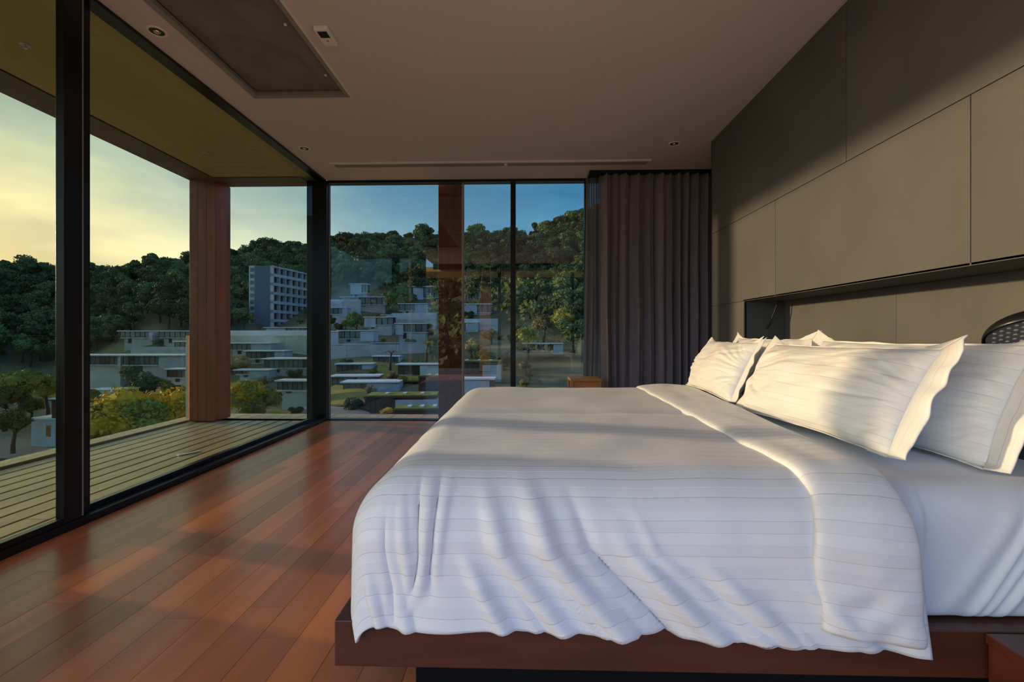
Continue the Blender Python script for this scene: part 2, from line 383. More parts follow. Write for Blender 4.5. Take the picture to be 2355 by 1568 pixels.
# balcony ceiling + flush beams
so = MB(); so.box(-3.78, XL-.0985, 0, 5.44, ZC, ZC+.1)
tag(so.build('balcony_ceiling', M['soffit']), kind='structure')
bmn = MB(); bmn.box(-4.13, -3.785, 0, 5.78, ZC-.012, ZC+.28)
tag(bmn.build('trim_1', M['beam'], bevel=.004), kind='structure')
tag(box('trim_3', M['beam'], XL-.249, XL-.001, 5.4405, YB-.011, ZC-.004, ZC+.28), kind='structure')
tag(box('trim_2', M['beam'], -3.785, XL-.25, 5.45, 5.78, ZC-.012, ZC+.28, bevel=.004), kind='structure')
for (px, py) in ((58, 102), (472, 350)):
    p = onZ(px, py, ZC)
    s_ = empty('sprinkler_head', (p.x, p.y, ZC)); tag(s_, 'small chrome sprinkler head in the balcony ceiling near ' + ('the corner column' if px > 100 else 'the left picture edge'), 'sprinkler', 'sprinklers in the balcony ceiling')
    MB().lathe([(.03, -.006), (.03, 0)], seg=12).build('flange', M['white_metal'], s_)
    MB().lathe([(.006, -.03), (.012, -.028), (.006, -.006)], seg=10).build('deflector', M['chrome'], s_)

def column(x0, x1, y0, y1, z1, label, nb, cm='column'):
    r = empty('timber_column', ((x0+x1)/2, (y0+y1)/2, 0)); tag(r, label, 'column'); cx, cy = (x0+x1)/2, (y0+y1)/2
    box('core', M['seam'], x0+.02-cx, x1-.02-cx, y0+.02-cy, y1-.02-cy, 0, z1, r)
    wx = (x1-x0)/nb
    for i in range(nb): box('cladding_board', M[cm], x0+i*wx+.001-cx, x0+(i+1)*wx-.001-cx, y0-cy, y0+.02-cy, 0, z1, r, .0015)
    for i in range(nb): box('cladding_board', M[cm], x0+i*wx+.001-cx, x0+(i+1)*wx-.001-cx, y1-.02-cy, y1-cy, 0, z1, r, .0015)
    box('cladding_board', M[cm], x0-cx, x0+.02-cx, y0+.02-cy, y1-.02-cy, 0, z1, r)
    box('cladding_board', M[cm], x1-.02-cx, x1-cx, y0+.02-cy, y1-.02-cy, 0, z1, r)
    return r
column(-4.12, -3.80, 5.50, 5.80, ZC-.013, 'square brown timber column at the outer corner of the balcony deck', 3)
c1_, c2_ = onY(1008, 700, 5.76).x, onY(1062, 700, 5.76).x
column(c1_, c2_, 5.76, 6.02, ZC+.28, 'reddish brown timber column standing outside the back window beside the bed', 3, 'column_lifted')

# glass railing
rl = empty('glass_railing', (-4.24, 0, 0)); tag(rl, 'frameless glass balustrade along the outer edge of the balcony deck', 'railing')
for (a, b) in ((0.3, 2.9), (2.92, 5.62)):
    box('glass_panel', M['glass_rail'], -.006, .006, a, b, .012, CAMZ, rl)
    box('glass_edge', M['glass_edge'], -.0062, .0062, a, b, CAMZ, CAMZ+.0015, rl)
box('glass_edge', M['glass_edge'], -.016, .016, 5.62, 5.64, .012, CAMZ+.0015, rl)
rb = empty('glass_railing', (0, 6.05, 0)); tag(rb, 'frameless glass balustrade across the back edge beyond the bed', 'railing')
for i, (a, b) in enumerate(((-4.1, -2.2), (-2.19, -1.15),)):
    pass
box('glass_panel', M['glass_rail'], -4.24, -2.75, -.006, .006, .0, CAMZ, rb)
box('glass_edge', M['glass_edge'], -4.24, -2.75, -.0062, .0062, CAMZ, CAMZ+.0015, rb)
# small things on the deck
p = onZ(435, 1040, 0); s_ = MB().box(-.09, .09, -.02, .02, -.012, -.004).build('paper_scrap', M['white_metal']); s_.location = (p.x, p.y, .0); s_.rotation_euler = (0, 0, R(60)); tag(s_, 'pale scrap lying on the balcony deck boards', 'scrap')
s_.location.z = .001

# ================================================================== CEILING FITTINGS
ra = empty('return_air_panel', ((PX0+PX1)/2, (PY0+PY1)/2, ZC)); tag(ra, 'long recessed ceiling air grille covered with dark sagging filter cloth', 'air vent')
cx, cy = (PX0+PX1)/2, (PY0+PY1)/2; hx, hy = (PX1-PX0)/2, (PY1-PY0)/2
for (a, b, c_, d_) in ((-hx-.012, -hx+.03, -hy-.012, hy+.012), (hx-.03, hx+.012, -hy-.012, hy+.012), (-hx+.03, hx-.03, hy-.03, hy+.012), (-hx+.03, hx-.03, -hy-.012, -hy+.03)):
    box('frame_strip', M['grey_metal'], a, b, c_, d_, -.010, .02, ra, .002)
box('edge_strip', M['white_metal'], hx+.012, hx+.018, -hy-.012, hy+.012, -.024, .0, ra)  # white on one side only, imitating the edge lit from the left glazing
nu, nv = 40, 100; P = np.zeros((nu, nv, 3))
for i in range(nu):
    for j in range(nv):
        u = i/(nu-1); v = j/(nv-1); e = min(1, 6*min(u, 1-u))*min(1, 12*min(v, 1-v))
        P[i, j] = (-hx+.028+u*(2*hx-.056), -hy+.028+v*(2*hy-.056), .030+e*(-.016+.060*nz(u*2.6+v*2, v*4.5)+.026*nz(u*7, v*13+4)))
grid_obj('filter_cloth', P, M['mesh'], ra, flip=True)
box('duct_cover', M['dark'], -hx, hx, -hy, hy, .085, .11, ra)
for (px, py) in ((656, 60), (749, 176)):
    p = onZ(px, py, ZC); MB().lathe([(.004, .002), (.009, .006), (.009, .014)], seg=12).build('fixing_screw', M['white_metal'], ra).location = (p.x-cx, p.y-cy, 0)
def downlight(px, py, label):
    p = onZ(px, py, ZC); r = empty('downlight', (p.x, p.y, ZC)); tag(r, label, 'ceiling light', 'downlights in the bedroom ceiling')
    MB().lathe([(.058, 0), (.058, -.004), (.05, -.008), (.042, -.004), (.042, 0)], seg=32, cap=False).build('trim_ring', M['white_metal'], r, smooth=True)
    MB().lathe([(.044, -.003), (.038, -.0025), (.024, -.002)], seg=32, cap=True).build('dark_well', M['blackplastic'], r)
    MB().lathe([(.002, -.016), (.014, -.014), (.020, -.005), (.021, -.002)], seg=24).build('lamp_reflector', M['chrome'], r, smooth=True)
downlight(361, 72, 'round recessed downlight beside the dark filter cloth panel')
downlight(700, 341, 'round recessed downlight above the window corner post')
downlight(1551, 330, 'round recessed downlight above the charcoal curtain')
p = onZ(750, 78, ZC); r = empty('ceiling_sensor', (p.x, p.y, ZC)); tag(r, 'small rectangular sensor box on the ceiling beside the air panel', 'sensor')
box('housing', M['white_metal'], -.045, .045, -.085, .085, -.028, 0, r, .006); box('lens', M['blackplastic'], -.03, .03, -.065, -.005, -.031, -.027, r, .002)
box('indicator', M['grey_metal'], -.006, .006, .02, .032, -.030, -.027, r)
a_, b_ = onZ(767, 382, ZC), onZ(1490, 378, ZC); ysd = 5.10
r = empty('slot_diffuser', (0, ysd, ZC)); tag(r, 'long narrow slot air diffuser in the ceiling in front of the back window', 'air vent')
xa, xb = a_.x, b_.x
box('flange_strip', M['white_metal'], xa, xb, -.085, -.055, -.016, 0, r); box('flange_strip', M['grey_metal'], xa+.03, xb-.03, .05, .06, -.006, 0, r)  # near strip widened and whitened as the bright line of window light
box('slot', M['grey_metal'], xa+.02, xb-.02, -.058, .05, -.003, 0, r); box('blade', M['grey_metal'], xa+.03, xb-.03, -.006, .004, -.006, -.003, r)
MB().lathe([(.012, -.02), (.022, -.012), (.022, -.003)], seg=14).build('sensor_button', M['white_metal'], r, smooth=True).location = (onZ(1165, 390, ZC).x, .0, 0)

# ================================================================== CURTAINS
def curtain(name, x0, x1, yc, m, label, seed, freq, amp, z0=.015, z1=2.945, skew=0, waist=0):
    rn = random.Random(seed); n = int((x1-x0)*230); nvz = 30; P = np.zeros((n, nvz, 3))
    ph = 0; phs = []
    for i in range(n):
        t = i/(n-1); ph += (2*PI*freq*(x1-x0)/n)*(1+.9*nz(t*9+seed, 1.3)); phs.append(ph)
    for i in range(n):
        t = i/(n-1)
        for j in range(nvz):
            z = z0+(z1-z0)*j/(nvz-1); s = j/(nvz-1)
            a = amp*(1.0-.25*s)*(1+.35*nz(t*7, seed+2.0, z*.25))
            xx = x0+(x1-x0)*t+.012*math.sin(phs[i]*2+.4)+.02*nz(t*4, z*.8, seed)+skew*(1-s)*(1-t)
            P[i, j] = (xx, yc+a*math.sin(phs[i]+.5*nz(z*.5, t*3, seed))+a*.3*math.sin(phs[i]*2.3+1), z)
    o = grid_obj(name, P, m); solid(o, .003, 0); tag(o, label, 'curtain'); return o
cx0 = onY(1378, 600, 5.38).x
curtain('curtain', cx0, 2.40, 5.38, M['curtain'], 'floor length charcoal purple pleated curtain beside the bed wall', 3, 9.5, .068)
sh = bpy.data.materials.new('grey sheer curtain cloth'); sh.use_nodes = True; t = sh.node_tree; b = t.nodes['Principled BSDF']
b.inputs['Base Color'].default_value = (.30, .29, .33, 1); b.inputs['Roughness'].default_value = .7
tr = N(t, 'ShaderNodeBsdfTransparent'); mx = N(t, 'ShaderNodeMixShader'); mx.inputs[0].default_value = .62
t.links.new(tr.outputs[0], mx.inputs[1]); t.links.new(b.outputs[0], mx.inputs[2]); t.links.new(mx.outputs[0], t.nodes['Material Output'].inputs[0])
sx0, sx1 = onY(1349, 600, 5.5).x, onY(1384, 600, 5.5).x
curtain('sheer_curtain', sx0, sx1+.05, 5.49, sh, 'narrow gathered grey sheer curtain between window and charcoal curtain', 8, 26.0, .03, skew=-.04)
def sun_block_curtain():  # unseen curtain, added to keep the sun off the near pillow ends
    n, m_ = 260, 24; P = np.zeros((n, m_, 3))
    for i in range(n):
        t = i/(n-1)
        for j in range(m_):
            z = .015+2.93*j/(m_-1); P[i, j] = (-2.33+.045*math.sin(t*60+.5*nz(t*4, z*.5))+.01*math.sin(t*140), .75+1.18*t+.012*math.sin(t*120), z)
    o = grid_obj('curtain', P, M['curtain']); solid(o, .003, 0); tag(o, 'added unseen charcoal curtain at the left blocking sun from the near pillows', 'curtain')
sun_block_curtain()
# curtain track
tk = box('curtain_track', M['black'], cx0-.12, 2.42, 5.33, 5.54, ZC-.035, ZC); tag(tk, 'black curtain track under the ceiling above the curtains', 'curtain track')

# ================================================================== BED
FX0, FX1, FY0, FY1, FZ0, FZ1 = -.505, 1.83, 1.20, 3.44, .170, .292
bd = empty('bed_frame', ((FX0+FX1)/2, (FY0+FY1)/2, 0)); tag(bd, 'low dark reddish timber platform bed base under the white bedding', 'bed frame')
ox, oy = bd.location.x, bd.location.y
def fb(name, m, x0, x1, y0, y1, z0, z1, bev=.003): return box(name, m, x0-ox, x1-ox, y0-oy, y1-oy, z0, z1, bd, bev)
fb('side_rail', M['frame_wood'], FX0, FX1, FY0, FY0+.035, FZ0, FZ1)
fb('side_rail', M['frame_wood'], FX0, FX1, FY1-.035, FY1, FZ0, FZ1)
fb('foot_rail', M['frame_wood'], FX0, FX0+.035, FY0+.036, FY1-.036, FZ0, FZ1)
fb('platform', M['frame_wood'], FX0+.036, FX1, FY0+.036, FY1-.036, FZ1-.03, FZ1-.004)
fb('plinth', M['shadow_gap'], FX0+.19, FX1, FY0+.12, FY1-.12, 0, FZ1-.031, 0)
# bedside ledge at the right picture edge
bx0 = onY(2257, 1440, FY0).x
for (ya, yb, lab) in ((.42, FY0-.004, 'dark timber bedside ledge level with the bed frame at the lower right corner'), (FY1+.004, 4.2, 'dark timber bedside ledge on the far side of the bed under the window end')):
    bs = empty('bedside_ledge', ((bx0+XR)/2, (ya+yb)/2, 0)); tag(bs, lab, 'bedside table', 'bedside ledges on both sides of the bed')
    hx_, hy_ = (XR-bx0)/2-.005, (yb-ya)/2
    box('top', M['frame_wood'], -hx_, hx_, -hy_, hy_, FZ1-.028, FZ1-.002, bs, .003)
    box('side_panel', M['frame_wood'], -hx_+.004, -hx_+.03, -hy_+.004, hy_-.004, FZ0-.02, FZ1-.0285, bs, .002)
    box('front_panel', M['frame_wood'], -hx_+.031, hx_-.004, -hy_+.004, -hy_+.03, FZ0-.02, FZ1-.0285, bs, .002)
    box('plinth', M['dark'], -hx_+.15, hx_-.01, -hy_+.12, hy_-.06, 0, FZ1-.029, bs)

# mattress with fitted sheet: rounded slab, one closed surface
MX0, MX1, MY0, MY1, MZ0, MZ1 = -.44, 1.70, 1.245, 3.385, FZ1, .645
def slab_ring(t, rad):                   # profile t in 0..1 from bottom edge up the side to the top: (inset, height)
    H = MZ1-MZ0; rb = .03; rt = rad
    segs = [(PI/2*rb), (H-rb-rt), (PI/2*rt)]; L = sum(segs); s = t*L
    if s < segs[0]: a = s/rb; return rb-rb*math.sin(a), rb-rb*math.cos(a)
    s -= segs[0]
    if s < segs[1]: return 0, rb+s
    s -= segs[1]; a = s/rt; return rt-rt*math.cos(a), H-rt+rt*math.sin(a)
def mattress():
    ring = []; rc = .10
    cs = ((MX0+rc, MY0+rc, PI, 1.5*PI), (MX1-rc, MY0+rc, 1.5*PI, 2*PI), (MX1-rc, MY1-rc, 0, .5*PI), (MX0+rc, MY1-rc, .5*PI, PI))
    for k, (cx, cy, a0, a1) in enumerate(cs):
        for i in range(9): a = a0+(a1-a0)*i/8; ring.append((cx, cy, math.cos(a), math.sin(a)))
        nx = cs[(k+1) % 4]; n = 360 if k == 0 else 60
        ex, ey = cx+rc*math.cos(a1), cy+rc*math.sin(a1); fx, fy = nx[0]+rc*math.cos(nx[2]), nx[1]+rc*math.sin(nx[2])
        for i in range(1, n):
            f = i/n; ring.append((ex+(fx-ex)*f-rc*math.cos(a1), ey+(fy-ey)*f-rc*math.sin(a1), math.cos(a1), math.sin(a1)))
    K = 34; n = len(ring); V = []; Fc = []; UV = []
    for j in range(K):
        ins, h = slab_ring(j/(K-1), .085)
        for (cx, cy, dx, dy) in ring:
            x, y = cx+dx*(rc-ins), cy+dy*(rc-ins); z = MZ0+h
            d = 0
            if dy < -.9:                                    # near side: gathered creases
                hh = h/(MZ1-MZ0)
                for (c0, sl, wd_, am) in ((1.235, .20, .012, .013), (1.27, .21, .010, .012), (1.31, .19, .016, .015), (1.04, .03, .007, .006), (1.02, .05, .006, .006), (1.16, .24, .03, .008), (1.43, .1, .014, .010)):
                    q = x-(c0+sl*(hh-.25)); d += am*math.exp(-(q/wd_)**2)*min(1, (1-hh)*3+.2)*min(1, hh*4+.3)
                d += .004*nz(x*7+hh*2, hh*1.5)+.012*math.sin(hh*PI)
            x += dx*d; y += dy*d
            if h > MZ1-MZ0-.04: z += .004*nz(x*5, y*5)
            V.append((x, y, z)); UV.append((x, y))
    for j in range(K-1):
        for i in range(n): a = j*n+i; b = j*n+(i+1) % n; Fc.append((a, b, b+n, a+n))
    Fc.append(tuple(range(n))[::-1])
    # top grid filled by an inner fan ring
    base = (K-1)*n; V.append(((MX0+MX1)/2, (MY0+MY1)/2, MZ1+.004)); c = len(V)-1
    for i in range(n): Fc.append((base+i, base+(i+1) % n, c))
    me = bpy.data.meshes.new('mattress'); me.from_pydata(V, [], Fc); me.uv_layers.new(name='UVMap')
    me.polygons.foreach_set('use_smooth', [True]*len(me.polygons)); me.materials.append(M['sheet'])
    o = bpy.data.objects.new('mattress', me); C.objects.link(o); return o
tag(mattress(), 'thick mattress in a plain white fitted sheet on the timber bed base', 'mattress')

# duvet -------------------------------------------------------------------
DX0, DY0, DY1, DR, DZ = -.300, 1.335, 3.27, .165, .668
def drape(u, v, off=0.0, r=DR):
    """u = cloth coordinate along X, v = along Y; both in metres over the bed top, overflow hangs down."""
    bxx = max(u, DX0); byy = min(max(v, DY0), DY1)
    du = u-bxx; dv = v-byy
    p = 5.0; L = (abs(du)**p+abs(dv)**p)**(1/p)
    n2 = math.hypot(du, dv)
    dirx, diry = (du/n2, dv/n2) if n2 > 1e-9 else (0, 0)
    ang = min(L/r, PI/2); rest = max(0, L-r*PI/2)
    out = r*math.sin(ang)+off*math.sin(ang); down = r*(1-math.cos(ang))+rest
    # squarer corner
    if n2 > 1e-9:
        k = 1+.16*(4*(dirx*diry)**2); out *= k
    z = DZ-down+off*math.cos(ang)
    return bxx+dirx*out, byy+diry*out, z, ang, rest, dirx, diry
def ridge(q):                                           # soft asymmetrical folds
    a = nz(q*1.0, 3.1); b_ = nz(q*2.3, 9.7)
    return a*.9+b_*.45
def fold(xx, rest, u, v, diry, ang):
    d = 0.0
    t = min(1, rest/.32)
    if diry < -.3:                                      # near side
        q = (xx-.55*rest*min(1, max(0, (xx+.3)*2.0)))*7.0
        d += (.006+.030*t)*ridge(q)*min(1, max(.0, 1.25-.45*xx))
        # slanting big folds in the middle, as in the photograph
        for (x0, k, w_, am, t0, t1) in ((-.06, .75, .024, .024, -.05, .45), (.06, .85, .028, .030, -.08, .45), (.17, .9, .020, -.024, -.02, .5), (.26, 1.0, .028, .026, .02, .5), (-.16, .5, .018, .020, .05, .45), (-.10, .62, .010, .010, .12, .45), (.0, .95, .010, .012, .08, .5), (.12, .7, .009, .010, .16, .5), (.33, 1.2, .012, .010, .0, .5), (.42, 1.1, .026, .015, .05, .5), (.52, .8, .010, .009, .18, .5), (.62, 1.0, .020, .013, .10, .5), (.20, 1.5, .008, .008, .22, .5), (-.36, .25, .016, .014, .16, .45), (-.42, .2, .012, .012, .10, .45)):
            s = rest+.10*ang/(PI/2)-.10
            if s > t0-.06 and s < t1:
                f = min(1, (s-t0+.06)/.10)
                d += am*f*math.exp(-((xx-(x0+k*s+.25*s*s))/w_)**2)
        # crumpled creases near the foot corner
        for (x0, k, w_, am, s0, s1) in ((-.285, -.05, .010, -.016, -.10, .14), (-.235, .12, .012, -.018, -.12, .10), (-.265, .0, .014, .016, -.1, .12), (-.345, -.03, .009, -.012, -.02, .17), (-.31, .04, .012, .012, -.05, .15), (-.21, -.05, .012, .012, -.10, .06)):
            s = rest+.12*ang/(PI/2)-.12
            f = max(0, 1-((s-(s0+s1)/2)/((s1-s0)/2+.03))**2)
            d += am*f*math.exp(-((xx-(x0+k*s+.016*math.sin(s*16+x0*40)))/(w_*(1+.5*nz(s*9, x0*30))))**2)
        # seam edge running down under the crumple
        d += .008*t*(1/(1+math.exp(-(xx+.275)/.004)))*(1 if xx < .1 else max(0, 1-(xx-.1)*3))
    elif diry > .3: d += (.006+.02*t)*ridge(xx*6)
    return d
nu, nv = 250, 330
u0, vn = DX0-(.165*PI/2+.185), DY0-(.165*PI/2+.232)
vf = DY1+(.165*PI/2+.26)
P = np.zeros((nu, nv, 3)); UV = np.zeros((nu, nv, 2))
def hem(xx):                                            # extra hang length by position along the near side
    pts = ((-.6, -.03), (-.45, -.03), (-.30, -.02), (-.1, -.03), (.3, -.02), (.6, -.005), (.8, .005), (1.06, .03))
    for (a, fa), (b, fb_) in zip(pts, pts[1:]):
        if xx <= b: s = (xx-a)/(b-a); return fa+(fb_-fa)*max(0, s)
    return .03
for i in range(nu):
    ti = i/(nu-1)
    for j in range(nv):
        tj = j/(nv-1)
        v = vn+(vf-vn)*tj
        ue = .96+.11*(min(max(v, DY0), DY1)-1.3)
        if v < DY0: ue += .05*min(1, (DY0-v)/.5)
        u = u0+(ue-u0)*ti
        if v < DY0: v = DY0-(DY0-v)*(1+hem(u)/.50)
        x, y, z, ang, rest, dx, dy = drape(u, v)
        k = math.sin(ang)
        d = fold(x, rest, u, v, dy, ang)*k if abs(dy) > .3 else 0
        if dx < -.3: d += (.005+.02*min(1, rest/.3))*ridge(y*8)*k*abs(dx)
        x += dx*d; y += dy*d
        # gentle loft on the top
        topf = math.cos(ang)
        z += topf*(.010*nz(x*1.8, y*1.8)+.004*nz(x*5, y*5, 2)+.006*math.sin(PI*min(1, max(0, (y-DY0)/(DY1-DY0)))))
        # lengthwise dip seen as a soft shadow band
        z += -topf*.010*math.exp(-((y-2.20)/.05)**2)
        z = max(z, .12)
        P[i, j] = (x, y, z); UV[i, j] = (u, v)
dv_ = grid_obj('duvet', P, M['duvet'], uv=UV, flip=False)
sm = solid(dv_, .010, 1)
tag(dv_, 'white satin striped duvet spread over the bed and draped past the frame', 'duvet')
# folded-back cuff
nu, nv = 60, 330; P = np.zeros((nu, nv, 3)); UV = np.zeros((nu, nv, 2))
vn2 = DY0-(.165*PI/2+.195); vf2 = DY1+.36
for j in range(nv):
    v = vn2+(vf2-vn2)*j/(nv-1); yv = min(max(v, DY0), DY1)
    drop = max(0, DY0-v)
    ul = .745+.035*(yv-1.3)+.008*nz(v*6, 1)+.012*math.sin(v*3)*0
    ur = .965+.115*(yv-1.3)+.010*nz(v*3, 5)
    if drop > 0:
        ul += -.012*min(1, drop/.5)+.012*math.sin(drop*17)*min(1, drop/.12)
        ur += .02*min(1, drop/.5)**1.5+.012*max(0, (drop-.40)/.1)
    for i in range(nu):
        t = i/(nu-1); s = t*PI                                # cross-section: half ellipse, thin and puffy
        u = ul+(ur-ul)*t
        prof = (max(0, math.sin(s)))**.28
        vv = v
        if v < DY0:                                           # hem slants down towards the head end
            vv = DY0-(DY0-v)*(1+.085*(t-.35))
        off = .003+.027*prof
        x, y, z, ang, rest, dx, dy = drape(u, vv, off)
        tt_ = min(1, rest/.3)
        d = 0
        if dy < -.3:
            d = fold(x, rest, u, v, dy, ang)*.5+.006+.010*tt_*nz(rest*20+x*3, x*7)*1.0+.014*tt_*nz((x+rest*.7)*13, rest*5)
            d += .007*tt_*math.sin(rest*75+3*nz(x*8, rest*4))*max(0, .5+nz(x*4, 2.2+rest*3))
        x += dx*d*math.sin(ang); y += dy*d*math.sin(ang)
        topf = math.cos(ang)
        z += topf*(.012*nz(x*1.8, y*1.8)+.006*math.sin(PI*min(1, max(0, (y-DY0)/(DY1-DY0))))+.008*nz(x*9, y*5, 7)*math.sin(s))
        P[j if False else i, j] = (x, y, max(z, .12)); UV[i, j] = (u, v)
cf = grid_obj('folded_cuff', P, M['duvet'], dv_, uv=UV); solid(cf, .006, 1)

# pillows ------------------------------------------------------------------
def pillow(name, by, bx, bz, hl, hh, T, lean, yaw, label, seed, flange=.065, sag=.0, flip_corner=False):
    rt = empty(name, (bx, by, bz)); rt.rotation_euler = (0, 0, yaw); tag(rt, label, 'pillow', 'white pillows at the head of the bed')
    ca, sa = math.cos(lean), math.sin(lean)
    def place(a, b, th):
        # a along length (local Y), b height 0..2hh up the lean, th = thickness to the front (-X)
        X = b*sa-th*ca; Z = b*ca+th*sa
        return (X, a, Z)
    n, m_ = 120, 84
    def outline(s, t):
        # pillowcase outline: edges bow inwards, corners stick out
        a = hl*s*(1-.045*(1-t*t)); b = hh*t*(1-.07*(1-s*s))
        return a, b
    def surf(s, t, side):
        e = max(0, 1-abs(s)**2.6)*max(0, 1-abs(t)**2.4)
        base = T*e**.46
        # wrinkles radiating from the short ends and corners
        w_ = abs(s)**1.6
        ca_ = math.atan2(t*.9-.0, (1.25-abs(s)))
        wr_ = .024*w_*ridge(ca_*5.0+seed*3+(2 if s > 0 else 0))*min(1, e*4)
        wr_ += .016*nz(s*2.5+seed, t*2.0, seed*2)*min(1, e*4)
        wr_ += .006*ridge(s*3+t*6+seed)*min(1, e*4)*(.4+.6*w_)
        wr_ += .010*math.exp(-((t+.78+.1*nz(s*3, seed))/.07)**2)*nz(s*5, seed)*min(1, e*6)
        a, b = outline(s, t)
        th = side*(base+wr_*(1 if side > 0 else .4))
        return a, b, th
    front = []; back = []
    P = np.zeros((n, 2*m_-1, 3)); UVp = np.zeros((n, 2*m_-1, 2))
    for i in range(n):
        s = math.sin((i/(n-1)*2-1)*PI/2)
        for j in range(2*m_-1):
            side = 1 if j < m_ else -1
            k = j if j < m_ else 2*m_-2-j
            t = math.sin((k/(m_-1)*2-1)*PI/2)
            a, b, th = surf(s, t, side)
            bb_ = b+hh
            if bb_ < .05 and side: pass
            P[i, j] = place(a, bb_*(1-sag*(1-s*s)), th)
            UVp[i, j] = (a, b)
    # local coordinates: empty sits at the base
    P[:, :, 2] = np.maximum(P[:, :, 2], .002)
    body = grid_obj('pillowcase', P, M['pillow'], rt, uv=UVp, flip=True)
    # flange all around
    K = 260; W = 9; Q = np.zeros((K+1, W, 3)); UQ = np.zeros((K+1, W, 2))
    for i in range(K+1):
        f = (i % K)/K*4; q = int(f) % 4; r_ = (f-int(f))*2-1
        s, t = ((r_, 1), (1, -r_), (-r_, -1), (-1, r_))[q]
        a, b = outline(s, t)
        dx = a/hl; dy = b/hh; nl = (abs(dx)**8+abs(dy)**8)**(1/8)
        ox_, oy_ = (dx if abs(dx) > .86*nl else dx*.35), (dy if abs(dy) > .86*nl else dy*.35)
        ll = math.hypot(ox_, oy_); ox_ /= ll; oy_ /= ll
        for j in range(W):
            wv = j/(W-1); ww = (flange if q in (1, 3) else flange*(.10+.9*max(0, (abs(s)-.86)/.14)))
            off = wv*ww; wave = wv*(.022*nz(i/K*26+seed, seed)+.016*math.sin(i/K*2*PI*9+seed)*nz(i/K*9, 4+seed))
            if t < -.9: off *= .5; wave += .02*wv
            p_ = place(a*.992+ox_*off, b+hh+oy_*off, wave+.004)
            Q[i, j] = (p_[0], p_[1], max(p_[2], .004+.004*wv)); UQ[i, j] = (a, off)
    fl_ = grid_obj('flange', Q, M['pillow'], rt, uv=UQ); solid(fl_, .004, 0)
    return rt
PZ = .655
# back row first, then front row
pillow('pillow', 1.86, 1.365, PZ-.004, .46, .203, .085, R(24), R(3), 'large white pillow at the back nearest the camera, bluish, right of its neighbour', 5.3, flange=.085)
pillow('pillow', 2.95, 1.42, PZ, .46, .203, .085, R(22), R(-2), 'white pillow at the back on the far side with pointed corners above', 8.1, flange=.07)
pillow('pillow', 1.93, 1.145, PZ+.01, .455, .190, .105, R(27), R(2), 'large sunlit white pillow in the front row nearest the camera', 2.2, flange=.08)
pillow('pillow', 2.93, 1.165, PZ+.03, .42, .180, .10, R(25), R(-5), 'sunlit white pillow in the front row on the far window side', 4.4, flange=.05)

# ================================================================== NICHE LAMPS AND STOOL
def lamp(px, py, label, rad=.17):
    p = onX(px, py, 2.03); r = empty('pendant_lamp', (2.03, p.y, p.z)); tag(r, label, 'lamp', 'black lamps hanging in the wall niche')
    prof = [(rad*math.sin(a), .095*math.cos(a)-.095) for a in [R(k) for k in range(8, 96, 8)]]
    inner = [(a*.975, z-.003) for a, z in prof][::-1]
    MB().lathe(prof+inner, seg=48, cap=True).build('shade', M['blackplastic'], r, smooth=True)
    MB().tube([(0, 0, -.005), (0, 0, NZ1-p.z)], .004).build('cord', M['cable'], r)
    g_ = MB().lathe([(rad*.93, -.089), (rad*.93, -.082)], seg=48).build('grille', M['grey_metal'], r)
    d_ = MB()
    for i in range(-6, 7):
        for j in range(-5, 6):
            if i*i+j*j < 30: d_.lathe([(.006, -.0915), (.006, -.0895)], c=(i*.027, j*.027, 0), seg=6)
    o = d_.build('perforations', M['white_metal'], r); o['kind'] = 'stuff'  # white discs stand in for light dots showing through the holes
    for c_ in C.objects:
        if c_.parent == r and c_.name.split('.')[0] in ('shade', 'grille', 'perforations'): c_.rotation_euler = (R(-24), R(14), 0)
lamp(2388, 728, 'round black dome lamp in the wall niche at the right picture edge')
c0 = onX(1790, 690, 2.10); c1 = onX(1782, 715, 2.08); c2 = onX(1770, 745, 2.06); c3 = onX(1750, 775, 2.03)
rk = MB().tube([(2.11, c0.y, NZ1), c0, c1, c2, c3, (1.99, c3.y+.03, .93), (1.97, c3.y+.04, .83)], .006).build('power_cord', M['cable'], smooth=True)
tag(rk, 'thin black cord hanging in the far end of the wall niche', 'cord')
sp = onY(1312, 871, 5.0); st = empty('side_stool', (sp.x+.17, 5.0+.17, 0)); tag(st, 'small orange varnished wooden stool beside the curtain behind the bed', 'stool')
box('seat', M['orangewood'], -.17, .17, -.17, .17, sp.z-.03, sp.z, st, .004)
for a in (-1, 1):
    for b in (-1, 1): box('leg', M['orangewood'], a*.15-.018, a*.15+.018, b*.15-.018, b*.15+.018, 0, sp.z-.0305, st, .003)
box('side_board', M['orangewood'], -.13, .13, -.155, -.14, sp.z-.16, sp.z-.0305, st)

# ================================================================== LAND
prof_deg = {   # view direction u = X/Y : [(Y, terrain z)...]
 -1.10: [(10, -20), (70, -19), (90, -17), (120, -10.5), (135, -6), (190, 24), (230, 20), (320, 0)],
 -0.80: [(10, -18), (55, -16), (80, -11), (95, -8.4), (115, -3), (130, 3), (200, 28), (240, 22), (320, 0)],
 -0.55: [(10, -15), (60, -12.5), (75, -11), (90, -8.3), (115, -2), (150, 5), (180, 18), (240, 44), (280, 38), (330, 10)],
 -0.35: [(10, -15), (50, -12), (65, -10), (78, -8.5), (95, -6), (115, -2), (140, 5.3), (160, 13), (175, 20), (240, 48), (280, 42), (330, 12)],
  0.00: [(10, -14), (55, -9), (80, -7), (100, -4.5), (125, 2), (150, 11), (175, 22), (240, 50), (280, 44), (330, 14)],
  0.15: [(10, -14), (55, -9), (80, -7), (100, -4), (125, 4), (150, 14), (175, 27), (240, 61), (280, 58), (330, 30)],
  0.45: [(10, -14), (55, -9), (80, -6), (125, 8), (175, 30), (240, 66), (330, 40)]}
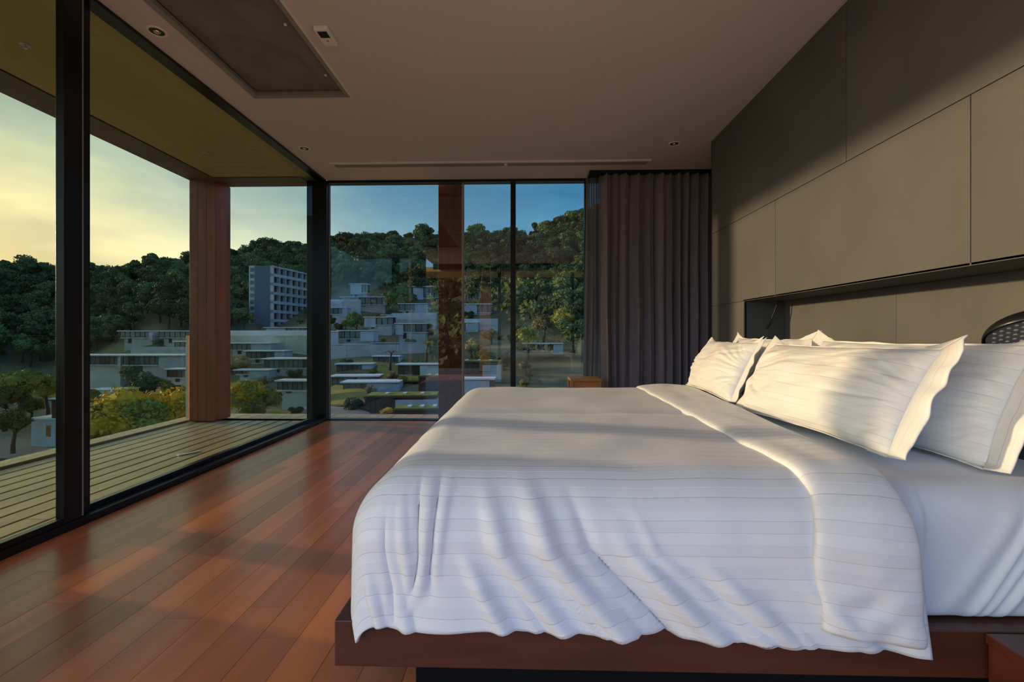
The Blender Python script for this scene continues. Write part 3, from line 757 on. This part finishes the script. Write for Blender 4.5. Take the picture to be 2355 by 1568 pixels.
keys = sorted(prof_deg); TH = [math.atan(k) for k in keys]
def prof_at(k, r):
    c = math.cos(math.atan(k)); pts = [(y/c, z) for y, z in prof_deg[k]]
    return float(np.interp(r, [p[0] for p in pts], [p[1] for p in pts]))
def terrain(X, Y):
    r = math.hypot(X, Y); th = math.atan2(X, Y)
    sets = [(-PI, lambda r: float(np.interp(r, [5, 25, 60, 200], [-9, -5, 9, 24]))), (R(-120), lambda r: float(np.interp(r, [5, 60, 220], [-14, -14, -6]))),
            (R(-78), lambda r: float(np.interp(r, [10, 80, 250], [-20, -19, -6])))]
    sets += [(a, (lambda k: (lambda r: prof_at(k, r)))(k)) for a, k in zip(TH, keys)]
    sets += [(R(70), lambda r: float(np.interp(r, [10, 60, 200], [-12, -6, 30]))), (R(130), lambda r: float(np.interp(r, [5, 40, 200], [-9, -3, 30]))), (PI+.001, sets[0][1])]
    for (a, fa), (b, fb_) in zip(sets, sets[1:]):
        if th <= b:
            s = (th-a)/(b-a); s = s*s*(3-2*s); return fa(r)*(1-s)+fb_(r)*s
    return -10
gx = np.arange(-330, 331, 5.0); gy = np.arange(-150, 341, 5.0)
P = np.zeros((len(gx), len(gy), 3))
for i, X in enumerate(gx):
    for j, Y in enumerate(gy): P[i, j] = (X, Y, terrain(X, Y)+1.0*nz(X*.05, Y*.05)-.4)
tag(grid_obj('ground', P, M['earth']), kind='structure')
def gz(X, Y): return terrain(X, Y)

def patch(name, pts, m, lift=.35, sub=8):               # irregular piece of lawn or road lying on the land
    V = []; Fc = []; c = sum((Vector(p) for p in pts), Vector((0, 0)))/len(pts)
    ring = []
    for a, b in zip(pts, pts[1:]+pts[:1]):
        for k in range(sub): ring.append(Vector(a).lerp(Vector(b), k/sub))
    rings = 7; n = len(ring)
    for k in range(rings):
        for p in ring:
            q = c.lerp(p, 1-k/rings); V.append((q.x, q.y, gz(q.x, q.y)+lift))
    V.append((c.x, c.y, gz(c.x, c.y)+lift))
    for k in range(rings-1):
        for i in range(n): Fc.append((k*n+i, k*n+(i+1) % n, (k+1)*n+(i+1) % n, (k+1)*n+i))
    for i in range(n): Fc.append(((rings-1)*n+i, (rings-1)*n+(i+1) % n, len(V)-1))
    me = bpy.data.meshes.new(name); me.from_pydata(V, [], Fc); me.materials.append(m); o = bpy.data.objects.new(name, me); C.objects.link(o); solid(o, .3, -1); tag(o, kind='structure'); return o
def gp(px, d): q = at(px, 772, d); return (q.x, q.y)
patch('lawn', [gp(750, 72), gp(840, 68), gp(845, 78), gp(770, 84), gp(740, 80)], M['lawn'])
patch('lawn', [gp(600, 66), gp(700, 64), gp(740, 70), gp(620, 74)], M['lawn'])
patch('lawn', [gp(860, 86), gp(1000, 84), gp(1010, 96), gp(870, 100)], M['lawn'])
patch('lawn', [gp(330, 66), gp(440, 70), gp(430, 84), gp(320, 82)], M['lawn'])
patch('lawn', [gp(-60, 110), gp(150, 106), gp(300, 104), gp(300, 116), gp(-60, 124)], M['lawn'])
patch('road', [gp(700, 58), gp(850, 60), gp(850, 64), gp(760, 70), gp(700, 74), gp(690, 66)], M['road'], .5)
patch('road', [gp(300, 64), gp(440, 78), gp(430, 84), gp(280, 70)], M['road'], .5)
patch('road', [gp(-120, 72), gp(150, 72), gp(150, 82), gp(-120, 84)], M['road'], .4)
patch('path', [gp(190, 84), gp(440, 86), gp(440, 90), gp(190, 89)], M['clay'], .6)
patch('pond', [gp(-120, 55), gp(140, 56), gp(150, 62), gp(-120, 64)], M['water'], .6)

# ------------------------------------------------------------------ villas
def villa(px, py, d, wpx, hpx, label, glf=.55, side='R', roof='slab', rz=0, pod=12, bays=None, wall_h=1.0, deep=.42, roofover=.04):
    """px = left edge, py = bottom of the window band, d = distance, wpx/hpx = size in photo pixels"""
    s = F/d; W = wpx/s; H = hpx/s; p = at(px+wpx/2, py, d)
    r = empty('villa', p, YAW*0+rz); tag(r, label, 'building', 'hillside villas')
    D = W*deep; h2 = W/2; gw = W*glf
    gx0, gx1 = (-h2, -h2+gw) if side == 'R' else (h2-gw, h2)
    wx0, wx1 = (gx1, h2) if side == 'R' else (-h2, gx0)
    th = max(.28, H*.13)
    # roof
    ov = W*roofover
    if roof == 'slab':
        MB().box(-h2-ov, h2+ov*.2, -D*.12, D, H, H+th*.8).build('roof_slab', M['slab'], r)
        MB().box(-h2-ov*.5, h2, -D*.08, D*.98, H-th*.35, H-.001).build('roof_fascia', M['darkwood'], r)
    else:
        MB().box(-h2-ov*.3, h2, 0, D, H-th*.2, H+th*.5).build('roof_slab', M['darkwood'], r)
        MB().box(-h2+.1, h2-.1, .12, D-.1, H+th*.5+.001, H+th*.5+.18).build('planted_roof', M['greenroof'], r)
        for k in range(3): MB().box(-h2+W*(.25+.25*k), -h2+W*(.25+.25*k)+.5, D*.3, D*.3+1.4, H+th*.5+.181, H+th*.5+.33).build('skylight', M['slab'], r)
    # glazed or timber bay
    MB().box(gx0+.1, gx1-.1, D*.25, D*.9, 0, H-th*.4).build('room', M['darkwood'], r)
    MB().box(gx0, gx1, 0, D*.9, -.22, 0).build('floor_slab', M['darkwood' if roof != 'slab' else 'concrete'], r)
    n = bays or max(2, int(gw*s/11)); bw = (gx1-gx0)/n
    pm = M['villa_glass'] if roof == 'slab' else M['darkwood']
    for k in range(n):
        a = gx0+bw*k
        wdw = MB().box(a+bw*.02, a+bw*.09+.04, .04, .16, 0, H-th*.4).build('window_post', M['darkwood'], r)
        MB().box(a+bw*.12+.04, a+bw*.98, .10, .14, .05, H-th*.45).build('pane' if roof == 'slab' else 'wall_board', pm, r)
    MB().box(gx1-.12 if side == 'R' else gx0, gx1 if side == 'R' else gx0+.12, .02, .16, 0, H-th*.4).build('window_post', M['darkwood'], r)
    # concrete block
    if wx1-wx0 > .2:
        MB().box(wx0, wx1, -.15, D*.95, -.8*wall_h, H*(1.0 if roof == 'slab' else .9)*wall_h-th*.36).build('concrete_wall', M['concrete'], r)
    if pod:
        ph = pod/s
        MB().box(-h2+W*.10, h2-W*.06, D*.12, D*.9, -ph-5, -.221).build('podium', M['concrete_warm'], r)
        MB().box(-h2+W*.22, -h2+W*.22+.9, D*.12-.06, D*.12+.05, -ph*.8-.2, -.222).build('podium_door', M['darkwood'], r)
    return r
VL = [
 # px,  py,  d,  w,  h, label, kwargs
 (790, 909, 80, 128, 29, 'villa with bright flat roof and long grey side wall above the lawn', dict(glf=.42, rz=R(5))),
 (764, 889, 86, 108, 23, 'villa with long thin white roof directly behind the lawn villa', dict(glf=.45, rz=R(6), wall_h=.7)),
 (775, 858, 96, 82, 20, 'villa with slightly tilted white roof below the long retaining wall at the post', dict(glf=.70, rz=R(6))),
 (858, 838, 103, 62, 18, 'small villa behind the bare palm trunk below the retaining wall', dict(glf=.95)),
 (914, 862, 89, 100, 23, 'villa with white flat roof and grey block touching the reddish column', dict(glf=.52, pod=14)),
 (840, 952, 66, 165, 38, 'nearest green roofed villa with dark timber wall left of the column', dict(glf=.42, roof='green', rz=R(6), pod=0)),
 (905, 968, 60, 118, 24, 'lowest green roofed villa in front of the deck edge by the column', dict(glf=.9, roof='green', rz=R(6), pod=0)),
 (962, 900, 77, 75, 32, 'green roofed villa with upright timber boards half behind the column', dict(glf=1.0, roof='green', pod=0)),
 (806, 672, 166, 40, 18, 'topmost pale villa under the forest in the middle pane', dict(glf=.35, side='L', pod=14)),
 (786, 700, 152, 105, 16, 'dark glazed villa below the topmost pale villa', dict(glf=.62, side='L', pod=10)),
 (744, 722, 140, 55, 14, 'villa with low grey roof touching the corner post, upper row', dict(glf=.8)),
 (838, 746, 128, 66, 16, 'villa with one bright window in the middle of the slope', dict(glf=.60, side='L', pod=10)),
 (910, 763, 120, 72, 18, 'villa with wide grey roof and green window band left of the column', dict(glf=.75, side='L', pod=18)),
 (778, 778, 115, 82, 17, 'villa with dark window band above the long retaining wall', dict(glf=.62, pod=8)),
 (918, 714, 145, 66, 15, 'villa with brown shuttered front beside tall grey wall', dict(glf=.55, pod=12)),
 (950, 684, 165, 60, 24, 'villa with bright roof line at the forest edge left of the column', dict(glf=.6, side='L', pod=10)),
 (744, 785, 114, 34, 22, 'narrow grey villa block against the corner post', dict(glf=.3, pod=4, deep=.12)),
 (876, 735, 138, 30, 10, 'small pale villa block between two glazed villas mid slope', dict(glf=.4, pod=8)),
 (1058, 690, 160, 54, 18, 'upper villa under the tree trunks right of the column', dict(glf=.55, side='L', pod=8)),
 (1062, 718, 143, 70, 18, 'dark fronted villa with grey block right of the column', dict(glf=.5, side='L', pod=12)),
 (1052, 762, 128, 48, 20, 'pale villa with garden right of the column at mid slope', dict(glf=.4, pod=10)),
 (1040, 868, 82, 112, 34, 'green edged villa with dark boards right of the column', dict(glf=.62, roof='green', pod=0)),
 (1040, 893, 66, 98, 20, 'low grey walled villa just over the duvet right of the column', dict(glf=.12, side='L', pod=0)),
 (1205, 806, 100, 90, 15, 'low dark fronted villa in the last pane above the mirrored bed', dict(glf=.75, pod=0)),
 (274, 776, 122, 78, 14, 'left one of two glazed villas under the forest above the railing top', dict(glf=.9, pod=14)),
 (364, 776, 122, 92, 14, 'right one of two glazed villas under the forest above the railing top', dict(glf=.8, pod=14)),
 (150, 838, 98, 130, 20, 'long glazed villa with white roof right of the sliding door stile', dict(glf=.95, pod=26)),
 (280, 839, 97, 145, 21, 'long glazed villa with big grey wall in the middle of the left pane', dict(glf=.60, pod=18)),
 (382, 868, 90, 82, 18, 'villa with curved white roof edge left of the bright glass edge', dict(glf=.55, pod=10)),
 (400, 800, 112, 60, 14, 'small villa beside the balcony corner column', dict(glf=.8, pod=10)),
 (520, 804, 112, 105, 14, 'villa with thin dark roof line right of the balcony column', dict(glf=.55, pod=12)),
 (565, 824, 105, 90, 16, 'villa with dark recessed front in the second row right of the balcony column', dict(glf=.75, pod=10)),
 (606, 846, 96, 112, 20, 'villa with bright white roof and slatted front left of the corner post', dict(glf=1.0, pod=10)),
 (636, 897, 76, 90, 20, 'small pavilion villa with sunlit roof among shrubs left of the corner post', dict(glf=.9, pod=6)),
 (612, 768, 132, 100, 14, 'villa directly below the tall hotel wing', dict(glf=.55, side='L', pod=14)),
 (540, 860, 92, 80, 8, 'low terrace building with bright roof edge above the yellow shrubs', dict(glf=.4, pod=6)),
]
for (px, py, d, wp, hp, lab, kw) in VL: villa(px, py, d, wp, hp, lab, **kw)
# retaining walls
def rwall(pxa, pya, pxb, pyb, d0, d1, hpx, label, m='concrete_warm', th=.6):
    a = at(pxa, pya, d0); b = at(pxb, pyb, d1); dirv = (b-a); L = Vector((dirv.x, dirv.y)).length; rz = math.atan2(dirv.y, dirv.x)
    h = hpx*d0/F; r = empty('retaining_wall', a, rz); tag(r, label, 'wall', 'retaining walls on the slope')
    n = max(2, int(L/6))
    for k in range(n): MB().box(L*k/n+.03, L*(k+1)/n-.03, 0, th, -h-4, dirv.z*(k+.5)/n).build('wall_segment', M[m], r)
    MB().box(0, L, -.1, th+.1, min(0, dirv.z)-.001+max(0, dirv.z)+.02, max(0, dirv.z)+.25).build('coping', M['concrete'], r)
rwall(745, 795, 850, 793, 109, 109, 30, 'long grey retaining wall right of the corner post')
rwall(850, 793, 985, 789, 109, 112, 30, 'pale retaining wall continuing to the reddish column')
rwall(530, 762, 720, 772, 118, 114, 30, 'retaining wall between balcony column and corner post')
rwall(745, 690, 830, 694, 145, 146, 12, 'upper grey terrace wall beside the corner post')
rwall(900, 722, 1003, 735, 136, 132, 20, 'stepped terrace wall upper right of the middle pane')
rwall(300, 800, 450, 806, 110, 110, 14, 'terrace wall beneath the two glazed forest edge villas')
rwall(1060, 735, 1145, 748, 130, 128, 14, 'terrace wall right of the reddish column', 'concrete')
# hotel block
hb = at(585, 748, 150); ht = empty('hotel_block', hb); tag(ht, 'tall slate blue hotel block with gridded balcony wing on the hillside', 'building')
s = F/150
def hx2(px): return (px-585)/s
Hh = 137/s
MB().box(0, hx2(622), 0, 4, -6, Hh).build('stair_tower', M['hotel_blue'], ht)
MB().box(hx2(568), -.02, 1.0, 4, -6, Hh+.2).build('window_shaft', M['concrete'], ht)
for k in range(9):
    z = Hh-1.6-k*Hh/9.2
    MB().box(hx2(571), hx2(580), .93, .995, z-.2, z+1.1).build('window', M['villa_glass'], ht)
wing = empty('balcony_wing', (hx2(622)+.02, 0.0, 0), R(82)); wing.parent = ht
WL = 25.0
MB().box(0, WL, -3.5+3.6, 3.0, -6, Hh-.3).build('wing_core', M['darkwood'], wing)
for k in range(7): MB().box(0, WL, -1.2+0, .1, Hh-.5-k*3.0, Hh-.05-k*3.0+(.5 if k else 0)).build('balcony_slab', M['concrete'], wing)
for k in range(8): MB().box(WL*k/8, WL*k/8+.35, -1.15, .09, -4, Hh+.1).build('pier', M['concrete'], wing)
# light canopy and hut
c = at(245, 915, 72); cp = empty('shade_canopy', c, R(8)); tag(cp, 'pale blue pitched canopy roof behind the yellow flowering tree', 'canopy')
MB().prism([(-3.6, -1.5), (2.2, -1.5), (3.4, 2.5), (-2.4, 2.5)], 1.3, 1.42).build('roof_sheet', M['canopy'], cp)
for (a, b) in ((-3.4, -1.3), (2.0, -1.3), (-2.2, 2.3), (3.1, 2.3)): MB().box(a-.08, a+.08, b-.08, b+.08, -3, 1.3).build('post', M['slab'], cp)
MB().box(-3.4, 2.1, -1.45, -1.35, 1.0, 1.3).build('beam', M['slab'], cp)
c = at(100, 1003, 78); ht2 = empty('small_hut', c, R(-8)); tag(ht2, 'small pale hut with brown door at the lower left behind the trees', 'building')
MB().box(-2.6, 2.6, 0, 3, -2, 2.9).build('hut_wall', M['concrete'], ht2); MB().box(.6, 1.5, -.05, 0, 0, 1.9).build('door', M['clay'], ht2); MB().box(-2.8, 2.8, -.2, 3.2, 2.9, 3.1).build('roof', M['slab'], ht2)
MB().box(1.3, 3.2, .3, 2.8, 3.1, 6.3).build('timber_tower', M['darkwood'], ht2); MB().box(1.0, 3.5, 0, 3.1, 6.3, 6.5).build('tower_roof', M['slab'], ht2)

# ------------------------------------------------------------------ vegetation
def crown_mesh(name, seed, Rr, Hc, nb, nl, leaf, m, ground=False):
    rn = np.random.RandomState(seed); blobs = []
    for k in range(nb):
        a = rn.rand()*2*PI; rr = Rr*.62*math.sqrt(rn.rand()); z = Hc*(.18+.64*rn.rand())*(1-.35*(rr/Rr)); blobs.append((rr*math.cos(a), rr*math.sin(a), z, Rr*(.26+.22*rn.rand())))
    V = []; Fc = []
    for (bx, by, bz, br) in blobs:                           # inner mass
        bm = bmesh.new(); bmesh.ops.create_icosphere(bm, subdivisions=1, radius=br*.80); n0 = len(V)
        for v in bm.verts: q = v.co*(1+.25*mn.noise(v.co*1.5+Vector((bx, by, bz)))); V.append((q.x+bx, q.y+by, q.z*.85+bz))
        for f in bm.faces: Fc.append(tuple(n0+v.index for v in f.verts))
        bm.free()
    for k in range(nl):
        bx, by, bz, br = blobs[rn.randint(nb)]
        d = rn.randn(3); d /= np.linalg.norm(d); d[2] = abs(d[2])*.9 if rn.rand() < .75 else d[2]
        p = np.array([bx, by, bz])+d*br*(.86+.30*rn.rand())*np.array([1, 1, .88])
        nrm = d+.7*rn.randn(3); nrm /= np.linalg.norm(nrm); t1 = np.cross(nrm, rn.randn(3)); t1 /= np.linalg.norm(t1); t2 = np.cross(nrm, t1)
        s1 = leaf*(.6+.8*rn.rand()); s2 = s1*(.5+.4*rn.rand()); n0 = len(V)
        V += [tuple(p-t1*s1), tuple(p-t2*s2+t1*s1*.1), tuple(p+t1*s1), tuple(p+t2*s2)]; Fc.append((n0, n0+1, n0+2, n0+3))
    me = bpy.data.meshes.new(name); me.from_pydata(V, [], Fc); me.materials.append(m); return me
def trunk_mesh(name, seed, h, r0, Rr):
    rn = random.Random(seed); mb = MB(); pts = [(0, 0, -1.5), (0, 0, 0), (rn.uniform(-.3, .3), rn.uniform(-.3, .3), h*.5), (rn.uniform(-.5, .5), rn.uniform(-.5, .5), h)]
    mb.tube(pts, [r0*1.4, r0*1.15, r0*.85, r0*.5], 7)
    for k in range(4):
        a = rn.random()*2*PI; z = h*(.55+.1*k); mb.tube([(pts[2][0], pts[2][1], z*.85), (Rr*.3*math.cos(a), Rr*.3*math.sin(a), z+h*.15), (Rr*.55*math.cos(a), Rr*.55*math.sin(a), z+h*.32)], [r0*.5, r0*.32, r0*.14], 5)
    me = bpy.data.meshes.new(name); me.from_pydata([tuple(v) for v in mb.v], [], mb.f); me.materials.append(M['bark']); return me
VAR = []
for k in range(6):
    Rr = (3.6, 4.4, 3.2, 4.0, 3.0, 4.8)[k]; Hc = (5.5, 6.0, 6.5, 5.0, 7.5, 5.2)[k]
    VAR.append((crown_mesh('foliage', 20+k, Rr, Hc, 13, 1900, .30, M['leaf']), trunk_mesh('trunk', k, 4.5, .28, Rr), 3.2, Rr))
tree_n = 0; FIRST = {}
def tree(k, X, Y, sc, rz, label, group, z=None, cat='tree', mats=None, lift=None):
    global tree_n
    cm_, tm, ch, Rr = VAR[k]
    r = empty('tree', (X, Y, gz(X, Y)-.3 if z is None else z), rz); r.scale = (sc, sc, sc); tag(r, label, cat, group)
    o = bpy.data.objects.new('foliage', cm_ if mats is None else mats[k % len(mats)]); C.objects.link(o); o.parent = r; o.location = (0, 0, ch if lift is None else lift)
    t = bpy.data.objects.new('trunk', tm); C.objects.link(t); t.parent = r
    if mats is None: FIRST.setdefault(k, o)
    tree_n += 1; return r
rn = random.Random(11)
fstart = {-1.5: 122, -1.1: 124, -.8: 128, -.62: 132, -.55: 178, -.44: 172, -.35: 172, -.2: 160, 0: 140, .08: 118, .15: 112, .6: 100}
fk = sorted(fstart)
cand = []
u = -1.45
for gi in range(-62, 30):
    for gj in range(15, 52):
        X = gi*6.2+rn.uniform(-1.8, 1.8); Y = gj*6.2+rn.uniform(-1.8, 1.8); uu = X/Y
        if uu < -1.40 or uu > .34: continue
        if Y < np.interp(uu, fk, [fstart[k] for k in fk]) or Y > np.interp(uu, [-1.1, -.8, -.55, .2], [205, 215, 252, 252]): continue
        cand.append((Y, X))
cand.sort()
# nearest in view as single trees
vis = [c for c in cand if -1.18 < c[1]/c[0] < .20]
near = vis[:250]; ns = set(near)
UB = [(-9, -1.02, 'at the left picture edge'), (-1.02, -.86, 'around the sliding door stile'), (-.86, -.75, 'left of centre in the second pane'), (-.75, -.62, 'beside the balcony column'), (-.62, -.46, 'behind the hotel block'),
      (-.46, -.34, 'next to the corner post'), (-.34, -.24, 'in the centre of the middle pane'), (-.24, -.13, 'behind the reddish column'), (-.13, -.03, 'between reddish column and thin mullion'), (-.03, 9, 'in the last pane')]
ROWS = [(0, 14, 'tree in the lowest forest row'), (14, 30, 'tree in the second forest row'), (30, 48, 'tree halfway up the forested hill'), (48, 400, 'tree high on the forested hill')]
for (Y, X) in near:
    uu = X/Y; q = Y-np.interp(uu, fk, [fstart[k] for k in fk])
    lab = 'green '+next(l for a, b, l in ROWS if q < b)+' '+next(l for a, b, l in UB if a <= uu < b)
    tree(rn.randrange(6), X, Y, rn.uniform(.8, 1.15), rn.random()*6.3, lab, lab.replace('tree', 'trees', 1))
rest = [c for c in cand if c not in ns]
# emergent skyline trees
for (px, py, d, sc, lab) in ((78, 612, 185, 1.25, 'tall round crowned tree on the skyline left of the door stile'), (15, 640, 180, 1.3, 'dark skyline tree at the left picture edge'), (200, 625, 192, 1.0, 'sparse skyline tree just right of the door stile'), (437, 596, 200, .9, 'slim skyline tree beside the balcony column'),
        (905, 545, 236, 1.1, 'round tree rising from the skyline in the middle pane'), (972, 540, 236, 1.45, 'broad tree rising from the skyline beside the reddish column'), (1095, 540, 236, 1.5, 'broad skyline tree just right of the reddish column'), (815, 560, 238, 1.0, 'small bump of a skyline tree in the middle pane')):
    p = at(px, py, d); tree(rn.randrange(6), p.x, p.y, sc, rn.random()*6, lab, None, z=p.z-4.8*sc)
# the rest of the forest: one piece of stuff
me = bpy.data.meshes.new('forest_trees'); vs = [(X, Y, gz(X, Y)+2.4) for (Y, X) in rest]
for k in range(420):                                          # bushes behind the photographer, mirrored in the glass
    X = rn.uniform(-85, 65); Y = rn.uniform(-95, -30); vs.append((X, Y, gz(X, Y)-2.0))
me.from_pydata(vs, [], [])
for nm, fn in (('rot', lambda: rn.random()*6.28), ('scl', lambda: rn.uniform(.85, 1.4))):
    at_ = me.attributes.new(nm, 'FLOAT', 'POINT'); at_.data.foreach_set('value', [fn() for _ in vs])
at_ = me.attributes.new('vr', 'INT', 'POINT'); at_.data.foreach_set('value', [rn.randrange(6) for _ in vs])
fo = bpy.data.objects.new('forest_trees', me); C.objects.link(fo); tag(fo, 'farther trees filling the forested ridge up to the skyline', 'trees', kind='stuff')
ng = bpy.data.node_groups.new('forest', 'GeometryNodeTree'); ng.interface.new_socket('Geometry', in_out='INPUT', socket_type='NodeSocketGeometry'); ng.interface.new_socket('Geometry', in_out='OUTPUT', socket_type='NodeSocketGeometry')
gi_ = N(ng, 'NodeGroupInput'); go_ = N(ng, 'NodeGroupOutput'); jn = N(ng, 'GeometryNodeJoinGeometry'); ip = N(ng, 'GeometryNodeInstanceOnPoints')
for k in sorted(FIRST):
    oi = N(ng, 'GeometryNodeObjectInfo'); oi.inputs['Object'].default_value = FIRST[k]; oi.inputs['As Instance'].default_value = True; ng.links.new(oi.outputs['Geometry'], jn.inputs[0])
def na(nm, dt):
    n = N(ng, 'GeometryNodeInputNamedAttribute', data_type=dt); n.inputs[0].default_value = nm; return n.outputs[0]
ng.links.new(gi_.outputs[0], ip.inputs['Points']); ng.links.new(jn.outputs[0], ip.inputs['Instance']); ip.inputs['Pick Instance'].default_value = True
ng.links.new(na('vr', 'INT'), ip.inputs['Instance Index'])
cb = N(ng, 'ShaderNodeCombineXYZ'); ng.links.new(na('rot', 'FLOAT'), cb.inputs[2])
ng.links.new(cb.outputs[0], ip.inputs['Rotation']); ng.links.new(na('scl', 'FLOAT'), ip.inputs['Scale'])
ng.links.new(ip.outputs[0], go_.inputs[0])
md = fo.modifiers.new('forest', 'NODES'); md.node_group = ng

# garden trees and shrubs among the villas
OL = [crown_mesh('foliage', 60+k, 3.4, 3.2, 12, 2600, .17, M['leaf_olive']) for k in range(3)]
BR = [crown_mesh('foliage', 80+k, 3.2, 3.4, 10, 1500, .16, M['leaf_brown']) for k in range(2)]
FLW = [crown_mesh('blossom', 90+k, 3.45, 3.5, 12, 2200, .15, M['flower']) for k in range(2)]
def garden(px, py, d, sc, lab, kind='olive', z=None, bloom=False, lift=3.0, var=0):
    p = at(px, py, d); r = tree(var, p.x, p.y, sc, rn.random()*6, lab, None, z=p.z-(lift+2.0)*sc, mats=OL if kind == 'olive' else BR if kind == 'brown' else None, lift=lift)
    if bloom:
        o = bpy.data.objects.new('blossom', FLW[var % 2]); o.data = FLW[var % 2]; C.objects.link(o); o.parent = r; o.location = (0, 0, lift+.25); o['kind'] = 'stuff'; o['label'] = 'yellow orange blossom'
    return r
garden(300, 950, 36, 1.0, 'yellow blossoming tree filling the lower middle of the left pane', bloom=True)
garden(225, 975, 33, .8, 'yellow blossoming tree at lower left of its pane beside the door stile', bloom=True, var=1)
garden(395, 940, 40, .85, 'yellow blossoming tree next to the bright glass edge', bloom=True, var=2)
garden(350, 985, 34, .7, 'dark olive shrub below the blossoming tree at the deck edge', var=1)
garden(555, 900, 52, .8, 'orange tinted shrub just right of the balcony corner column', bloom=True, var=1)
garden(600, 905, 60, .85, 'olive shrub between balcony column and pavilion villa', var=2)
garden(590, 935, 50, .5, 'low olive shrub at the deck edge right of the balcony column', var=0)
garden(45, 870, 80, 1.15, 'broad olive tree with visible trunk in the far left pane', var=0)
garden(110, 880, 84, 1.0, 'second broad olive tree right beside the door stile', var=1)
garden(10, 900, 74, 1.0, 'olive tree at the left picture edge', var=2)
garden(30, 960, 66, .8, 'low olive tree beside the small pale hut', var=1)
garden(70, 925, 92, .8, 'olive tree behind the hut in the far left pane', var=2)
garden(200, 905, 68, .6, 'olive bush left of the pale blue canopy', var=0)
garden(330, 890, 76, .7, 'dark bush right of the pale blue canopy', kind='leaf', var=2)
garden(300, 862, 88, .5, 'round bush in front of the long glazed villa', kind='leaf', var=1)
garden(405, 890, 74, .65, 'olive bush below the curved roof villa', var=2)
garden(470, 780, 120, .5, 'small tree by the balcony corner column', kind='leaf', var=0)
garden(548, 830, 100, .9, 'orange brown tree right of the balcony column', kind='brown', var=1)
garden(925, 682, 150, 1.35, 'large spreading tree standing among the upper villas', kind='leaf', var=5)
garden(880, 690, 155, .8, 'tree left of the large spreading one among the upper villas', kind='leaf', var=3)
garden(820, 735, 130, .85, 'dark round tree among villas in the middle pane', kind='leaf', var=3)
garden(795, 742, 131, .5, 'olive tree left of the dark round one in the middle pane', var=1)
garden(760, 740, 130, .45, 'small bush beside the corner post', kind='leaf', var=0)
garden(985, 750, 122, .5, 'brown shrub against the reddish column', kind='brown', var=0)
garden(990, 785, 108, .45, 'brown shrub above the right end of the retaining wall', kind='brown', var=1)
garden(880, 782, 112, .35, 'small shrub on top of the retaining wall', kind='brown', var=0)
garden(795, 835, 100, .4, 'green shrub on the roof side of the tilted roof villa', kind='leaf', var=3)
garden(905, 905, 72, .25, 'small yellow green bush at the corner of the nearest green roof', var=1)
garden(893, 948, 62, .35, 'orange green bush in front of the lowest green roof', bloom=True, var=2)
garden(930, 870, 84, .35, 'olive bush below the middle villa podium', var=0)
garden(1085, 790, 105, .9, 'brown dry shrub right of the reddish column', kind='brown', var=1)
garden(1120, 812, 95, .7, 'olive shrub on the slope right of the reddish column', var=2)
garden(1130, 765, 115, .8, 'dry brown tree left of the thin mullion', kind='brown', var=0)
garden(1215, 765, 100, .9, 'green bush right of the thin mullion', var=0)
garden(1250, 735, 112, 1.1, 'brownish bush in the last pane', kind='brown', var=0)
garden(1295, 725, 118, 1.2, 'dry olive bush next to the sheer curtain', var=1)
garden(1320, 760, 100, 1.0, 'dark green bush low beside the sheer curtain', kind='leaf', var=3)
VP_ = [(o.location.x, o.location.y, 0) for o in bpy.data.objects if o.name.startswith('villa')]
sr = random.Random(31); placed = []; tries = 0
SB = [(-9, -.72, 'left of the balcony column'), (-.72, -.52, 'right of the balcony column'), (-.52, -.42, 'near the corner post'), (-.42, -.30, 'in the left half of the middle pane'), (-.30, -.17, 'in the right half of the middle pane'), (-.17, 9, 'right of the reddish column')]
SR = [(0, 84, 'among the lowest villas'), (84, 104, 'below the retaining walls'), (104, 124, 'on the upper terraces'), (124, 400, 'among the topmost villas')]
while len(placed) < 75 and tries < 4000:
    tries += 1; uu = sr.uniform(-.86, .02); Y = sr.uniform(66, 158); X = uu*Y
    if uu < -.6 and Y > 122: continue
    if any(abs(X-a) < 6.5 and -2 < Y-b < 6 for a, b, _ in VP_) or any(math.hypot(X-a, Y-b) < 5.5 for a, b in placed): continue
    placed.append((X, Y)); k = sr.randrange(3)
    lab = ('small olive shrub', 'small dry brown shrub', 'small dark green shrub')[k]+' '+next(l for a, b, l in SR if Y < b)+' '+next(l for a, b, l in SB if a <= uu < b)
    tree((0, 1, 3)[k], X, Y, sr.uniform(.28, .52), sr.random()*6, lab, lab.replace('shrub', 'shrubs'), cat='shrub', mats=(OL, BR, None)[k], lift=.6)
# bare trunks
def bare(px, py0, py1, d, lab, lean=.3):
    a = at(px, py0, d); b = at(px, py1, d); h = b.z-a.z; r = empty('bare_tree', a); tag(r, lab, 'tree')
    MB().tube([(0, 0, -1), (0, 0, h*.4), (lean*.3, 0, h*.75), (lean, 0, h)], [.38, .3, .22, .15], 7).build('trunk', M['bark'], r, smooth=True)
    mb = MB()
    for k in range(9):
        q = k*.7; mb.tube([(lean, 0, h-.1), (lean+.8*math.cos(q), .8*math.sin(q), h+.5), (lean+1.5*math.cos(q), 1.5*math.sin(q), h+.1)], [.06, .07, .02], 4)
    mb.build('fronds', M['leaf_olive'], r)
bare(897, 862, 812, 94, 'bare palm trunk with small tufts standing before the retaining wall')
bare(981, 835, 790, 100, 'thin dark trunk beside the reddish column')
bare(1072, 700, 612, 155, 'tall pale trunk at the forest edge right of the reddish column', .8)
bare(1108, 705, 612, 155, 'second tall pale trunk nearer the thin mullion', .5)
bare(1130, 710, 615, 155, 'third tall pale trunk just left of the thin mullion', -.4)
